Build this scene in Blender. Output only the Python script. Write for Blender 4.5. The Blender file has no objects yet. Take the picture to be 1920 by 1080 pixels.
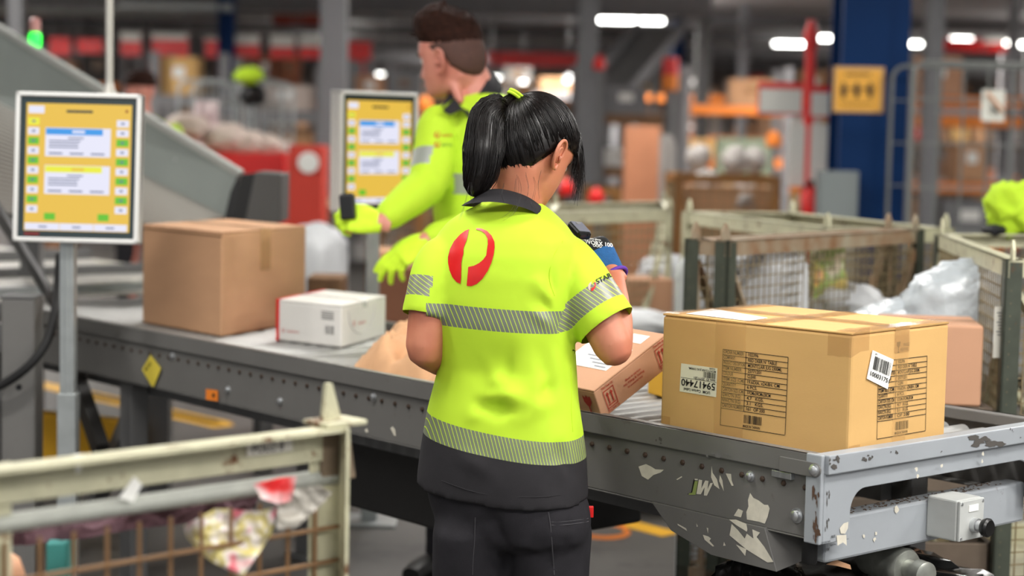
import bpy, bmesh, math, random
import numpy as np
from mathutils import Vector, Matrix, Quaternion, noise, geometry
from mathutils.bvhtree import BVHTree
R = math.radians
rnd = random.Random(7)
scene = bpy.context.scene
col = scene.collection

# ------------------------------------------------------------------ camera
F, PITCH, ROLL, CAMH = 3430.0, 0.0837, 0.020, 1.42
fw = Vector((0, math.cos(PITCH), -math.sin(PITCH)))
_r0 = Vector((1, 0, 0)); _u0 = _r0.cross(fw)
rt = _r0 * math.cos(ROLL) + _u0 * math.sin(ROLL)
up = rt.cross(fw)
CAM = Vector((0, 0, CAMH))
cd = bpy.data.cameras.new('camera')
cam = bpy.data.objects.new('camera', cd); col.objects.link(cam)
m = Matrix((rt, up, -fw)).transposed().to_4x4(); m.translation = CAM
cam.matrix_world = m
cd.sensor_width = 36.0; cd.lens = F / 1920 * 36.0
cd.clip_start = 0.05; cd.clip_end = 200
cd.dof.use_dof = True; cd.dof.focus_distance = 3.72; cd.dof.aperture_fstop = 2.25
scene.camera = cam

# ------------------------------------------------------------------ world, exposure
w = bpy.data.worlds.new('world'); scene.world = w; w.use_nodes = True
w.node_tree.nodes['Background'].inputs[0].default_value = (0.95, 0.97, 1.0, 1)
w.node_tree.nodes['Background'].inputs[1].default_value = 0.7
scene.view_settings.view_transform = 'Standard'; scene.view_settings.look = 'None'
scene.view_settings.gamma = 1.0; scene.view_settings.use_curve_mapping = False
scene.view_settings.exposure = 0.06
LAMP_W = 62.0      # watts of one ceiling batten near the work area

# ------------------------------------------------------------------ geometry helpers
def ray(px, py): return fw + rt * ((px - 960) / F) + up * ((540 - py) / F)
def U(px, py, d): return CAM + ray(px, py) * d           # point at a distance along the view axis
def Zp(px, py, z):                                        # point on a level plane
    r = ray(px, py); return CAM + r * ((z - CAMH) / r.z)
def on_plane(px, py, p0, n):
    r = ray(px, py); return CAM + r * ((p0 - CAM).dot(n) / r.dot(n))
def V(*a): return Vector(a)
def lin(c):
    if isinstance(c, str):
        c = c.lstrip('#'); c = tuple(int(c[i:i+2], 16) / 255 for i in (0, 2, 4))
    return tuple(x / 12.92 if x <= .04045 else ((x + .055) / 1.055) ** 2.4 for x in c) + (1,)

MATS = {}
def mat(name, c, rough=.5, metal=0., var=0., vscale=6., bump=0., bscale=40., c2=None, emit=0., sss=0., coat=0.,
        stretch=None, spec=.5, trans=0., alpha=1., dirt=None, dscale=9., dcut=.6):
    if name in MATS: return MATS[name]
    M = bpy.data.materials.new(name); M.use_nodes = True; MATS[name] = M
    nt = M.node_tree; N = nt.nodes; L = nt.links; b = N['Principled BSDF']
    b.inputs['Roughness'].default_value = rough; b.inputs['Metallic'].default_value = metal
    b.inputs['Specular IOR Level'].default_value = spec
    c0 = lin(c); b.inputs['Base Color'].default_value = c0
    tc = N.new('ShaderNodeTexCoord'); mp = N.new('ShaderNodeMapping'); L.new(tc.outputs['Object'], mp.inputs[0])
    if stretch: mp.inputs['Scale'].default_value = stretch
    src = None
    if var or c2:
        nz = N.new('ShaderNodeTexNoise'); nz.inputs['Scale'].default_value = vscale; nz.inputs['Detail'].default_value = 5
        L.new(mp.outputs[0], nz.inputs[0])
        mx = N.new('ShaderNodeMix'); mx.data_type = 'RGBA'
        a = c0 if c2 else tuple(x * (1 - var) for x in c0[:3]) + (1,)
        e = lin(c2) if c2 else tuple(min(1, x * (1 + var)) for x in c0[:3]) + (1,)
        rp = N.new('ShaderNodeMapRange'); rp.inputs[1].default_value = .3; rp.inputs[2].default_value = .7
        L.new(nz.outputs[0], rp.inputs[0]); L.new(rp.outputs[0], mx.inputs[0])
        mx.inputs[6].default_value = a; mx.inputs[7].default_value = e; src = mx.outputs[2]
    if dirt:
        nz = N.new('ShaderNodeTexNoise'); nz.inputs['Scale'].default_value = dscale; nz.inputs['Detail'].default_value = 8
        nz.inputs['Roughness'].default_value = .7
        L.new(tc.outputs['Object'], nz.inputs[0])
        rp = N.new('ShaderNodeMapRange'); rp.inputs[1].default_value = dcut; rp.inputs[2].default_value = dcut + .07
        L.new(nz.outputs[0], rp.inputs[0])
        mx = N.new('ShaderNodeMix'); mx.data_type = 'RGBA'; L.new(rp.outputs[0], mx.inputs[0])
        if src: L.new(src, mx.inputs[6])
        else: mx.inputs[6].default_value = c0
        mx.inputs[7].default_value = lin(dirt); src = mx.outputs[2]
    if src: L.new(src, b.inputs['Base Color'])
    if bump:
        nb = N.new('ShaderNodeTexNoise'); nb.inputs['Scale'].default_value = bscale; nb.inputs['Detail'].default_value = 4
        L.new(mp.outputs[0], nb.inputs[0])
        bp = N.new('ShaderNodeBump'); bp.inputs['Strength'].default_value = bump; bp.inputs['Distance'].default_value = .004
        L.new(nb.outputs[0], bp.inputs['Height']); L.new(bp.outputs[0], b.inputs['Normal'])
    if emit:
        b.inputs['Emission Color'].default_value = c0; b.inputs['Emission Strength'].default_value = emit
        if src: L.new(src, b.inputs['Emission Color'])
    if sss:
        b.inputs['Subsurface Weight'].default_value = sss; b.inputs['Subsurface Radius'].default_value = (.012, .005, .003)
    if coat: b.inputs['Coat Weight'].default_value = coat; b.inputs['Coat Roughness'].default_value = .15
    if trans: b.inputs['Transmission Weight'].default_value = trans
    if alpha < 1: b.inputs['Alpha'].default_value = alpha
    return M

def stripe_mat(name, base, line, n, freq, width=.13, rough=.35):
    """grey retro-reflective tape with thin slanted lime lines"""
    M = bpy.data.materials.new(name); M.use_nodes = True; MATS[name] = M
    nt = M.node_tree; N = nt.nodes; L = nt.links; b = N['Principled BSDF']
    tc = N.new('ShaderNodeTexCoord'); d = N.new('ShaderNodeVectorMath'); d.operation = 'DOT_PRODUCT'
    nv = Vector(n).normalized(); d.inputs[1].default_value = nv * freq
    L.new(tc.outputs['Object'], d.inputs[0])
    fr = N.new('ShaderNodeMath'); fr.operation = 'FRACT'; L.new(d.outputs['Value'], fr.inputs[0])
    lt = N.new('ShaderNodeMath'); lt.operation = 'LESS_THAN'; lt.inputs[1].default_value = width; L.new(fr.outputs[0], lt.inputs[0])
    mx = N.new('ShaderNodeMix'); mx.data_type = 'RGBA'; L.new(lt.outputs[0], mx.inputs[0])
    mx.inputs[6].default_value = lin(base); mx.inputs[7].default_value = lin(line)
    L.new(mx.outputs[2], b.inputs['Base Color']); b.inputs['Roughness'].default_value = rough
    return M

# ------------------------------------------------------------------ objects
def MW(o): return (MW(o.parent) @ o.matrix_basis) if o.parent else o.matrix_basis.copy()
def tag(o, label=None, cat=None, group=None, kind=None):
    if label: o['label'] = label
    if cat: o['category'] = cat
    if group: o['group'] = group
    if kind: o['kind'] = kind
    return o
def empty(name, loc=(0, 0, 0), rz=0., label=None, cat=None, group=None, kind=None):
    o = bpy.data.objects.new(name, None); col.objects.link(o); o.empty_display_size = .1
    o.location = loc; o.rotation_euler = (0, 0, rz)
    o.matrix_basis = Matrix.Translation(Vector(loc)) @ Matrix.Rotation(rz, 4, 'Z')
    return tag(o, label, cat, group, kind)
def copy_obj(o, parent=None, matrix=None):
    c = o.copy(); col.objects.link(c); c.parent = parent
    c.matrix_parent_inverse = Matrix()
    if matrix is not None: c.matrix_basis = matrix
    return c
def copy_tree(o, parent=None, matrix=None):
    c = copy_obj(o, parent, matrix)
    for ch in o.children: copy_tree(ch, c)
    return c

class MB:
    """collects shapes in world coordinates; build() links them as one mesh object"""
    def __init__(s): s.v = []; s.f = []; s.mi = []; s.cur = 0
    def add(s, vs, fs):
        k = len(s.v); s.v += [Vector(p) for p in vs]
        for f in fs: s.f.append([i + k for i in f]); s.mi.append(s.cur)
        return s
    def hexa(s, P):      # 8 corners: 4 bottom ccw, 4 top ccw
        return s.add(P, [(3, 2, 1, 0), (4, 5, 6, 7), (0, 1, 5, 4), (1, 2, 6, 5), (2, 3, 7, 6), (3, 0, 4, 7)])
    def box(s, o, a, b, c):      # origin corner and three edge vectors (a x b towards c)
        o, a, b, c = Vector(o), Vector(a), Vector(b), Vector(c)
        if a.cross(b).dot(c) < 0: a, b = b, a
        return s.hexa([o, o+a, o+a+b, o+b, o+c, o+a+c, o+a+b+c, o+b+c])
    def cbox(s, c, sx, sy, sz, X=(1, 0, 0), Y=(0, 1, 0), Zv=(0, 0, 1)):
        X, Y, Zv = Vector(X) * sx, Vector(Y) * sy, Vector(Zv) * sz
        return s.box(Vector(c) - (X + Y + Zv) / 2, X, Y, Zv)
    def quad(s, a, b, c, d): return s.add([a, b, c, d], [(0, 1, 2, 3)])
    def bar(s, p, q, wx, wy=None, upv=(0, 0, 1)):       # square bar between two points
        p, q = Vector(p), Vector(q); wy = wy or wx
        d = (q - p).normalized(); u_ = Vector(upv)
        if abs(d.dot(u_)) > .98: u_ = Vector((1, 0, 0))
        x = d.cross(u_).normalized(); y = x.cross(d)
        return s.box(p - x * wx / 2 - y * wy / 2, x * wx, y * wy, q - p)
    def tube(s, pts, rad, n=10, caps=True, closed=False):
        pts = [Vector(p) for p in pts]; m_ = len(pts)
        if not hasattr(rad, '__len__'): rad = [rad] * m_
        vs = []; fs = []; prev = None
        for i, p in enumerate(pts):
            a = pts[i-1] if (i > 0 or closed) else p; b = pts[(i+1) % m_] if (i < m_-1 or closed) else p
            t = (b - a).normalized()
            if prev is None:
                x = t.cross(Vector((0, 0, 1)))
                if x.length < 1e-3: x = t.cross(Vector((1, 0, 0)))
                x.normalize()
            else:
                x = prev - t * prev.dot(t); x.normalize()
            prev = x; y = t.cross(x)
            for k in range(n):
                an = 2 * math.pi * k / n
                vs.append(p + x * math.cos(an) * rad[i] + y * math.sin(an) * rad[i])
        for i in range(m_ - (0 if closed else 1)):
            j = (i + 1) % m_
            for k in range(n): fs.append((i*n+k, i*n+(k+1) % n, j*n+(k+1) % n, j*n+k))
        if caps and not closed:
            fs.append(tuple(reversed(range(n)))); fs.append(tuple((m_-1)*n+k for k in range(n)))
        return s.add(vs, fs)
    def cyl(s, p, q, r, n=16): return s.tube([p, q], r, n)
    def lathe(s, o, axis, prof, n=24):          # prof: (distance along axis, radius)
        o = Vector(o); a = Vector(axis).normalized()
        return s.tube([o + a * t for t, _ in prof], [r for _, r in prof], n) if False else s._lathe(o, a, prof, n)
    def _lathe(s, o, a, prof, n):
        x = a.cross(Vector((0, 0, 1)))
        if x.length < 1e-3: x = Vector((1, 0, 0))
        x.normalize(); y = a.cross(x); vs = []; fs = []
        for t, r in prof:
            for k in range(n):
                an = 2*math.pi*k/n; vs.append(o + a*t + x*math.cos(an)*r + y*math.sin(an)*r)
        for i in range(len(prof)-1):
            for k in range(n): fs.append((i*n+k, i*n+(k+1) % n, (i+1)*n+(k+1) % n, (i+1)*n+k))
        fs.append(tuple(reversed(range(n)))); fs.append(tuple((len(prof)-1)*n+k for k in range(n)))
        return s.add(vs, fs)
    def prism(s, poly, ext):          # planar polygon (3-d points) extruded by ext
        ext = Vector(ext); P = [Vector(p) for p in poly]; n = len(P)
        nrm = Vector()
        for i in range(n): nrm += P[i].cross(P[(i+1) % n])
        if nrm.dot(ext) < 0: P.reverse()
        vs = P + [p + ext for p in P]
        k = len(s.v)
        s.add(vs, [(i, (i+1) % n, n+(i+1) % n, n+i) for i in range(n)])
        for t in geometry.tessellate_polygon([P]):
            tri = list(t)
            a_, b_, c_ = [P[i] for i in tri]
            if (b_-a_).cross(c_-a_).dot(ext) > 0: tri.reverse()
            s.f.append([k+i for i in tri]); s.mi.append(s.cur)
            s.f.append([k+n+i for i in reversed(tri)]); s.mi.append(s.cur)
        return s
    def flat(s, poly):                # single flat polygon, triangulated
        P = [Vector(p) for p in poly]; k = len(s.v); s.v += P
        for t in geometry.tessellate_polygon([P]): s.f.append([k+i for i in t]); s.mi.append(s.cur)
        return s
    def loft(s, rings, caps=True):
        n = len(rings[0]); vs = [p for r in rings for p in r]; fs = []
        for i in range(len(rings)-1):
            for k in range(n): fs.append((i*n+k, i*n+(k+1) % n, (i+1)*n+(k+1) % n, (i+1)*n+k))
        if caps: fs.append(tuple(reversed(range(n)))); fs.append(tuple((len(rings)-1)*n+k for k in range(n)))
        return s.add(vs, fs)
    def text(s, string, o, X, Y, h, width=None, align='L'):
        """flat lettering: o = left end of the base line, X / Y unit vectors, h = letter height"""
        tv, tf = text2d(string)
        if not tv: return s
        wd = max(p[0] for p in tv); k = h / .7
        kx = k if width is None else width / max(wd, 1e-6)
        off = {'L': 0, 'C': -wd * kx / 2, 'R': -wd * kx}[align]
        o, X, Y = Vector(o), Vector(X), Vector(Y)
        return s.add([o + X * (off + p[0] * kx) + Y * (p[1] * k) for p in tv], tf)
    def build(s, name, mats, parent=None, smooth=False, bevel=0., label=None, cat=None, group=None, kind=None, loc=None, bseg=2, fix=False):
        me = bpy.data.meshes.new(name)
        if parent is not None: inv = MW(parent).inverted()
        elif loc is not None: inv = Matrix.Translation(-Vector(loc))
        else: inv = Matrix()
        me.from_pydata([inv @ p for p in s.v], [], s.f)
        for mm in (mats if isinstance(mats, (list, tuple)) else [mats]): me.materials.append(mm)
        me.polygons.foreach_set('material_index', s.mi)
        if fix:
            bm = bmesh.new(); bm.from_mesh(me); bmesh.ops.recalc_face_normals(bm, faces=bm.faces); bm.to_mesh(me); bm.free()
        if smooth:
            me.polygons.foreach_set('use_smooth', [True] * len(me.polygons))
            if smooth != 'all':
                try: me.set_sharp_from_angle(angle=R(40))
                except Exception: pass
        me.update()
        o = bpy.data.objects.new(name, me); col.objects.link(o)
        if parent is not None: o.parent = parent
        elif loc is not None: o.location = loc; o.matrix_basis = Matrix.Translation(Vector(loc))
        if bevel:
            b = o.modifiers.new('bevel', 'BEVEL'); b.width = bevel; b.segments = bseg; b.limit_method = 'ANGLE'; b.angle_limit = R(40)
        return tag(o, label, cat, group, kind)

_T = {}
def text2d(string):
    if string in _T: return _T[string]
    cu = bpy.data.curves.new('t', 'FONT'); cu.body = string; cu.resolution_u = 3; cu.offset = .014
    ob = bpy.data.objects.new('t', cu); col.objects.link(ob)
    dg = bpy.context.evaluated_depsgraph_get(); me = ob.evaluated_get(dg).to_mesh()
    vs = [(p.co.x, p.co.y) for p in me.vertices]; fs = [tuple(p.vertices) for p in me.polygons]
    ob.evaluated_get(dg).to_mesh_clear()
    if vs:
        x0 = min(p[0] for p in vs); vs = [(p[0]-x0, p[1]) for p in vs]
    bpy.data.objects.remove(ob); bpy.data.curves.remove(cu)
    _T[string] = (vs, fs); return _T[string]

def barcode(mb, o, X, Y, wdt, h, seed=1, n=34):
    r_ = random.Random(seed); t = 0; o, X, Y = Vector(o), Vector(X), Vector(Y); unit = wdt / (n * 2.1)
    while t < wdt:
        b = unit * r_.choice((.7, .7, 1.4, 2.2)); b = min(b, wdt - t)
        mb.quad(o + X*t, o + X*(t+b), o + X*(t+b) + Y*h, o + X*t + Y*h); t += b + unit * r_.choice((.8, 1.2, 1.8))

def remesh(mb, voxel, smooth_it=3, factor=.5):
    """joins overlapping lofts into one continuous skin; returns (verts, faces)"""
    me = bpy.data.meshes.new('tmp'); me.from_pydata(mb.v, [], mb.f)
    bm = bmesh.new(); bm.from_mesh(me); bmesh.ops.recalc_face_normals(bm, faces=bm.faces); bm.to_mesh(me); bm.free()
    ob = bpy.data.objects.new('tmp', me); col.objects.link(ob)
    r_ = ob.modifiers.new('r', 'REMESH'); r_.mode = 'VOXEL'; r_.voxel_size = voxel; r_.adaptivity = 0
    if smooth_it:
        s_ = ob.modifiers.new('s', 'SMOOTH'); s_.factor = factor; s_.iterations = smooth_it
    dg = bpy.context.evaluated_depsgraph_get(); e = ob.evaluated_get(dg).to_mesh()
    vs = [p.co.copy() for p in e.vertices]; fs = [tuple(p.vertices) for p in e.polygons]
    ob.evaluated_get(dg).to_mesh_clear(); bpy.data.objects.remove(ob); bpy.data.meshes.remove(me)
    return vs, fs

def ell(c, X, Y, a, b, n=32, e=2.0, yb=None):
    """superellipse ring; yb = other half depth on the -Y side"""
    c, X, Y = Vector(c), Vector(X), Vector(Y); out = []
    for k in range(n):
        t = 2*math.pi*k/n; cs, sn = math.cos(t), math.sin(t)
        x = math.copysign(abs(cs) ** (2/e), cs) * a
        y = math.copysign(abs(sn) ** (2/e), sn) * (b if sn >= 0 or yb is None else yb)
        out.append(c + X*x + Y*y)
    return out
def chain(mb, pts, rads, n=14):
    """limb: tapered tube with rounded ends"""
    pts = [Vector(p) for p in pts]; d0 = (pts[0]-pts[1]).normalized(); d1 = (pts[-1]-pts[-2]).normalized()
    P = [pts[0] + d0*rads[0]*.95, pts[0] + d0*rads[0]*.7] + pts + [pts[-1] + d1*rads[-1]*.7, pts[-1] + d1*rads[-1]*.95]
    Rr = [rads[0]*.3, rads[0]*.72] + list(rads) + [rads[-1]*.72, rads[-1]*.3]
    return mb.tube(P, Rr, n)
def spline(pts, n=8):
    """Catmull-Rom through points"""
    P = [Vector(p) for p in pts]; P = [2*P[0]-P[1]] + P + [2*P[-1]-P[-2]]; out = []
    for i in range(1, len(P)-2):
        for k in range(n):
            t = k/n; a, b, c, d = P[i-1], P[i], P[i+1], P[i+2]
            out.append(.5*((2*b) + (c-a)*t + (2*a-5*b+4*c-d)*t*t + (3*b-a-3*c+d)*t**3))
    out.append(P[-2]); return out
# ------------------------------------------------------------------ materials
LIME = mat('hi_vis_lime', (.72, .86, .20), .75, var=.05, vscale=5, bump=.06, bscale=900, spec=.25)
CHAR = mat('charcoal_knit', (.17, .165, .175), .85, var=.1, vscale=20, bump=.12, bscale=800, spec=.2)
TROU = mat('charcoal_drill', (.16, .155, .17), .85, var=.12, vscale=25, bump=.12, bscale=500, spec=.2)
GREY = mat('painted_grey_steel', (.41, .405, .395), .42, var=.05, vscale=7, dirt=(.36, .34, .32), dscale=13, dcut=.63, bump=.02)  # conveyor grey, darkened to hold the shade on its near side
GREYD = mat('painted_dark_grey_steel', (.36, .36, .36), .5, var=.08, vscale=9)
GALV = mat('galvanised_steel', (.66, .68, .68), .38, .55, var=.12, vscale=14)
STEEL = mat('roller_steel', (.62, .62, .61), .5, .5, var=.05, vscale=40)
ZINC = mat('zinc_bolt', (.78, .79, .80), .3, .85, var=.1, vscale=90)
RUSTB = mat('rusty_bolt', (.25, .19, .15), .7, .2, var=.3, vscale=200)
BLACK = mat('black_plastic', (.045, .045, .05), .35)
RUBBER = mat('black_rubber', (.035, .035, .04), .7)
BAG = mat('black_bin_liner', (.02, .02, .022), .22, bump=.5, bscale=25, coat=.3)
WHITE = mat('white_label', (.93, .93, .91), .6)
CREAM = mat('peeled_sticker_paper', (.80, .78, .72), .8, var=.08, vscale=60)
INK = mat('black_ink', (.06, .05, .045), .7)
REDINK = mat('red_ink', (.72, .14, .10), .7)
CARD = mat('golden_cardboard', (.80, .64, .40), .8, var=.035, vscale=5, bump=.05, bscale=180, stretch=(1, 1, 3))
CARDB = mat('brown_cardboard', (.74, .57, .43), .82, var=.045, vscale=6, bump=.05, bscale=150, stretch=(1, 1, 3))
CARDP = mat('pinkish_brown_cardboard', (.76, .58, .46), .82, var=.03, vscale=8, bump=.04, bscale=150)
CARDY = mat('yellow_cardboard', (.86, .66, .18), .75, var=.04)
WBOX = mat('white_carton_board', (.86, .85, .83), .6, var=.02)
KRAFT = mat('kraft_paper', (.80, .62, .46), .85, var=.06, vscale=20, bump=.15, bscale=70)
TAPE = mat('clear_packing_tape', (.78, .62, .42), .12, spec=.6, alpha=.45, bump=.35, bscale=60, coat=.6)
TAPEB = mat('brown_tape', (.70, .52, .32), .25, spec=.5, alpha=.22)
RED = mat('glossy_red', (.82, .07, .06), .4)
REDV = mat('red_vinyl_transfer', (.80, .05, .06), .33, var=.08, vscale=30, bump=.1, bscale=40)
YEL = mat('yellow_paint', (.88, .66, .12), .6, var=.1, vscale=5)
ORG = mat('orange_paint', (.90, .50, .14), .6, var=.08)
BLUEP = mat('navy_blue_paint', (.0, .16, .34), .6, spec=.15, var=.1, vscale=2)
CAGE = mat('weathered_zinc_cage', (.74, .73, .62), .5, .15, var=.14, vscale=18, dirt=(.42, .28, .17), dscale=16, dcut=.58)
CAGED = mat('dark_green_grey_cage', (.27, .29, .25), .5, .3, var=.15, vscale=20, dirt=(.4, .26, .15), dscale=18, dcut=.62)
RUSTY = mat('rusty_brown_steel', (.45, .33, .22), .65, .2, var=.25, vscale=20)
WIRE = mat('galvanised_wire', (.50, .44, .32), .6, .1, var=.2, vscale=30)
CONC = mat('worn_concrete', (.30, .29, .275), .6, var=.18, vscale=1.3, bump=.08, bscale=30, dirt=(.23, .22, .21), dscale=2.2, dcut=.55)
SOFFIT = mat('grey_soffit', (.68, .67, .67), .8, var=.05, vscale=1)
BEAM = mat('dark_grey_beam', (.44, .435, .44), .6, var=.06)
COLG = mat('grey_column_paint', (.40, .40, .41), .5, var=.05)
WALLM = mat('back_wall_sheet', (.55, .52, .50), .8, var=.15, vscale=.8)
POLY = mat('bubble_wrap_film', (.72, .75, .77), .3, spec=.5, bump=.9, bscale=45, coat=.25, var=.06, vscale=9)
POLYW = mat('white_poly_bag', (.72, .73, .74), .5, bump=.3, bscale=18, var=.05)
PLATE = mat('scuffed_bright_sheet', (.80, .79, .76), .35, .3, var=.25, vscale=7, dirt=(.34, .33, .32), dscale=6, dcut=.56)
CHUTE = mat('zinc_chute_sheet', (.60, .63, .61), .42, .45, var=.07, vscale=4)
SKINW = mat('light_warm_skin', (.80, .53, .41), .5, sss=.1, var=.07, vscale=14, c2=(.73, .43, .33))
SKINM = mat('pale_pink_skin', (.82, .57, .50), .5, sss=.1, vscale=12, c2=(.75, .46, .40))
HAIRK = mat('black_brown_hair', (.060, .038, .032), .32, var=.4, vscale=60, spec=.4)
HAIRM = mat('dark_brown_hair', (.16, .085, .058), .85, spec=.15, var=.4, vscale=60, bump=.8, bscale=120)
HAIRS = mat('clipped_brown_hair', (.33, .21, .17), .75, vscale=220, c2=(.22, .13, .10))
GLOVEY = mat('lime_work_glove', (.78, .93, .18), .8, var=.08, vscale=30, bump=.2, bscale=400)
LAMPW = mat('fluorescent_tube', (1, 1, .98), .5, emit=16)
TAGP = mat('paper_tag', (.85, .84, .80), .8)

# ------------------------------------------------------------------ lamps of the hall
def batten(px=None, py=None, d=None, xyz=None, length=1.2, rz=0., lamp=0.):
    p = U(px, py, d) if xyz is None else Vector(xyz)
    X = V(math.cos(rz), math.sin(rz), 0); Y = V(-math.sin(rz), math.cos(rz), 0)
    e = empty('ceiling_lamp', p)
    e.matrix_basis = Matrix.Translation(p)
    MB().prism([p + Y*a + V(0, 0, b) - X*length/2 for a, b in ((-.05, .02), (.05, .02), (.07, .06), (-.07, .06))], X*length).build('housing', WHITE, e)
    t = MB()
    t.tube([p - X*length*.48, p + X*length*.48], .035, 10); t.build('tube', LAMPW, e)
    MB().cyl(p + V(0, 0, .06), V(p.x, p.y, 3.4), .008, 6).build('hanger', GREYD, e)
    if lamp:
        ld = bpy.data.lights.new('batten_light', 'AREA'); ld.shape = 'RECTANGLE'; ld.size = length; ld.size_y = .25
        ld.energy = lamp; ld.color = (1, .97, .93)
        lo = bpy.data.objects.new('batten_light', ld); col.objects.link(lo); lo.parent = e
        lo.matrix_basis = Matrix.Translation((0, 0, -.05)) @ Matrix.Rotation(rz, 4, 'Z')
        l2 = ld.copy(); l2.energy = lamp * (.35 if p.y < 16 else 1.6); lo2 = bpy.data.objects.new('batten_uplight', l2); col.objects.link(lo2); lo2.parent = e  # upward light added to brighten the soffit, strongest in the far battens
        lo2.matrix_basis = Matrix.Translation((0, 0, .065)) @ Matrix.Rotation(rz, 4, 'Z') @ Matrix.Rotation(math.pi, 4, 'X')
    return e
for (x, y, k) in [(-4.2, 1.0, .35), (-1.4, .2, .8), (1.5, .2, 1.6), (4.2, 1.0, 1.9), (-4.0, 4.6, .6), (-1.2, 3.7, .9), (1.9, 2.9, 1.3), (4.6, 4.0, 1.6),
                (-3.6, 8.6, 1.2), (0., 7.4, 1.1), (3.8, 7.8, 1.4), (-4.5, 13, 1.6), (0.5, 12.5, 1.6), (5.2, 13, 1.6)]:
    tag(batten(xyz=(x, y, 3.25), length=1.5, rz=.4, lamp=LAMP_W * k),
        'white fluorescent batten above the work area, %s row, %s across' % (['first', 'second', 'third', 'fourth'][int(y > 2) + int(y > 6) + int(y > 10)], 'far left' if x < -3 else 'centre left' if x < -.5 else 'centre' if x < 1 else 'centre right' if x < 3 else 'far right'), 'lamp', 'battens above the conveyor')
for (x, y) in [(-8, 19), (-6, 16.5), (4, 19), (-9, 27), (9, 21), (1, 26), (9, 30), (-3.4, 35), (7, 36), (-13, 42), (-1.2, 43), (13, 42)]:  # extra battens kept out of sight, added to brighten the far hall
    tag(batten(xyz=(x, y, 2.95), length=1.1, rz=math.pi/2, lamp=LAMP_W * 3.4), 'added unseen batten brightening the deep hall, %s, %s side' % ({16.5: 'over the nearest racks', 19: 'over the second racks', 21: 'past the second racks', 26: 'before the far shelving', 27: 'over the nearest far row', 30: 'behind the nearest far row', 35: 'behind the middle far row', 36: 'before the last far row', 42: 'behind the last far row', 43: 'close to the back wall'}[y], 'outer chute' if x < -7 else 'chute' if x < 0 else 'blue column' if x < 8 else 'roll cage'), 'lamp', 'added battens brightening the deep hall')
for (px, py, d, ln, lb) in [(1183, 38, 28.5, 1.05, 'longest bright fluorescent batten beside the grey column'),
        (1483, 82, 33.2, .63, 'short bright batten just beside the red pole, lower of two'),
        (1545, 71, 32.2, .55, 'short bright batten between the red pole and the blue column'),
        (1714, 82, 33, .26, 'bright batten end close beside the wide blue column'),
        (1764, 87, 33.4, .2, 'small round bright lamp low over the roll cage'),
        (1803, 74, 32.4, .38, 'bright batten above the roll cage frame, over a red sign'),
        (1876, 80, 33, .26, 'bright batten above the roll cage near its second column'),
        (1912, 83, 33.2, .26, 'bright batten cut by the frame edge above the roll cage')]:
    tag(batten(px, py, d, length=ln), lb, 'lamp')
for (px, py, d, lb) in [(713, 140, 24, 'round highlight made as a lamp above the second monitor, on its own'), (755, 141, 24, 'round highlight made as a lamp before the face in profile, outer of a pair'), (772, 141, 25, 'round highlight made as a lamp before the face in profile, inner of a pair'), (932, 146, 24, 'round highlight made as a lamp between the brown-haired nape and the ponytail'), (980, 154, 26, 'round highlight made as a lamp above the ponytailed head'), (1065, 150, 26, 'round highlight made as a lamp beside the square grey column')]:  # bright round highlights in the distance, added as glowing pendants
    p = U(px, py, d); e = empty('highlight_pendant', p); e.matrix_basis = Matrix.Translation(p)
    MB().lathe(p + V(0, 0, .08), (0, 0, -1), [(0, .02), (.03, .05), (.06, .07)], 12).build('lamp_shade', GREYD, e)
    MB().lathe(p + V(0, 0, .02), (0, 0, -1), [(0, .05), (.03, .045), (.05, .02)], 12).build('highlight_dot', mat('highlight_glow', (1, 1, .98), .5, emit=6), e)
    MB().cyl(p + V(0, 0, .08), V(p.x, p.y, 3.4), .006, 6).build('cord', BLACK, e)
    tag(e, lb, 'lamp', 'distant round highlights made as lamps')

# ------------------------------------------------------------------ hall
def struct(name, mb, mt, **k): return mb.build(name, mt, kind='structure', **k)
struct('floor', MB().box((-22, -6, -.1), (44, 0, 0), (0, 56, 0), (0, 0, .1)), CONC)
struct('ceiling', MB().box((-22, -3, 3.4), (44, 0, 0), (0, 53, 0), (0, 0, .15)), SOFFIT)
struct('wall_back', MB().box((-22, 49, 0), (44, 0, 0), (0, .2, 0), (0, 0, 3.5)), WALLM)
struct('wall_left', MB().box((-22.2, -3, 0), (.2, 0, 0), (0, 53, 0), (0, 0, 3.5)), WALLM)
struct('wall_right', MB().box((22, -3, 0), (.2, 0, 0), (0, 53, 0), (0, 0, 3.5)), WALLM)
def floor_line(name, pts, wd, lab):
    b = MB()
    for p, q in zip(pts[:-1], pts[1:]):
        p, q = Vector(p), Vector(q); n_ = (q-p).cross(V(0, 0, 1)).normalized() * wd / 2
        b.box(p - n_, n_*2, q - p, V(0, 0, .002))
    return b.build(name, YEL, kind='structure', label=lab)
floor_line('trim_1', [Zp(-60, 690, 0), Zp(420, 800, 0)], .12, 'yellow safety line painted on the floor under the conveyor')
floor_line('trim_2', [Zp(1090, 960, 0), Zp(1260, 1003, 0)], .10, 'yellow safety line on the floor beside the trousers')
floor_line('trim_3', [Zp(150, 735, 0), Zp(420, 795, 0)], .10, 'second yellow line painted on the floor under the conveyor')
b = MB()      # painted ring mark on the floor
c = Zp(1130, 997, 0)
b.tube([c + V(.09*math.cos(t*.3), .12*math.sin(t*.3), .001) for t in range(21)], .012, 4, closed=True)
b.build('trim_4', ORG, kind='structure', label='orange ring painted on the floor')
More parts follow.
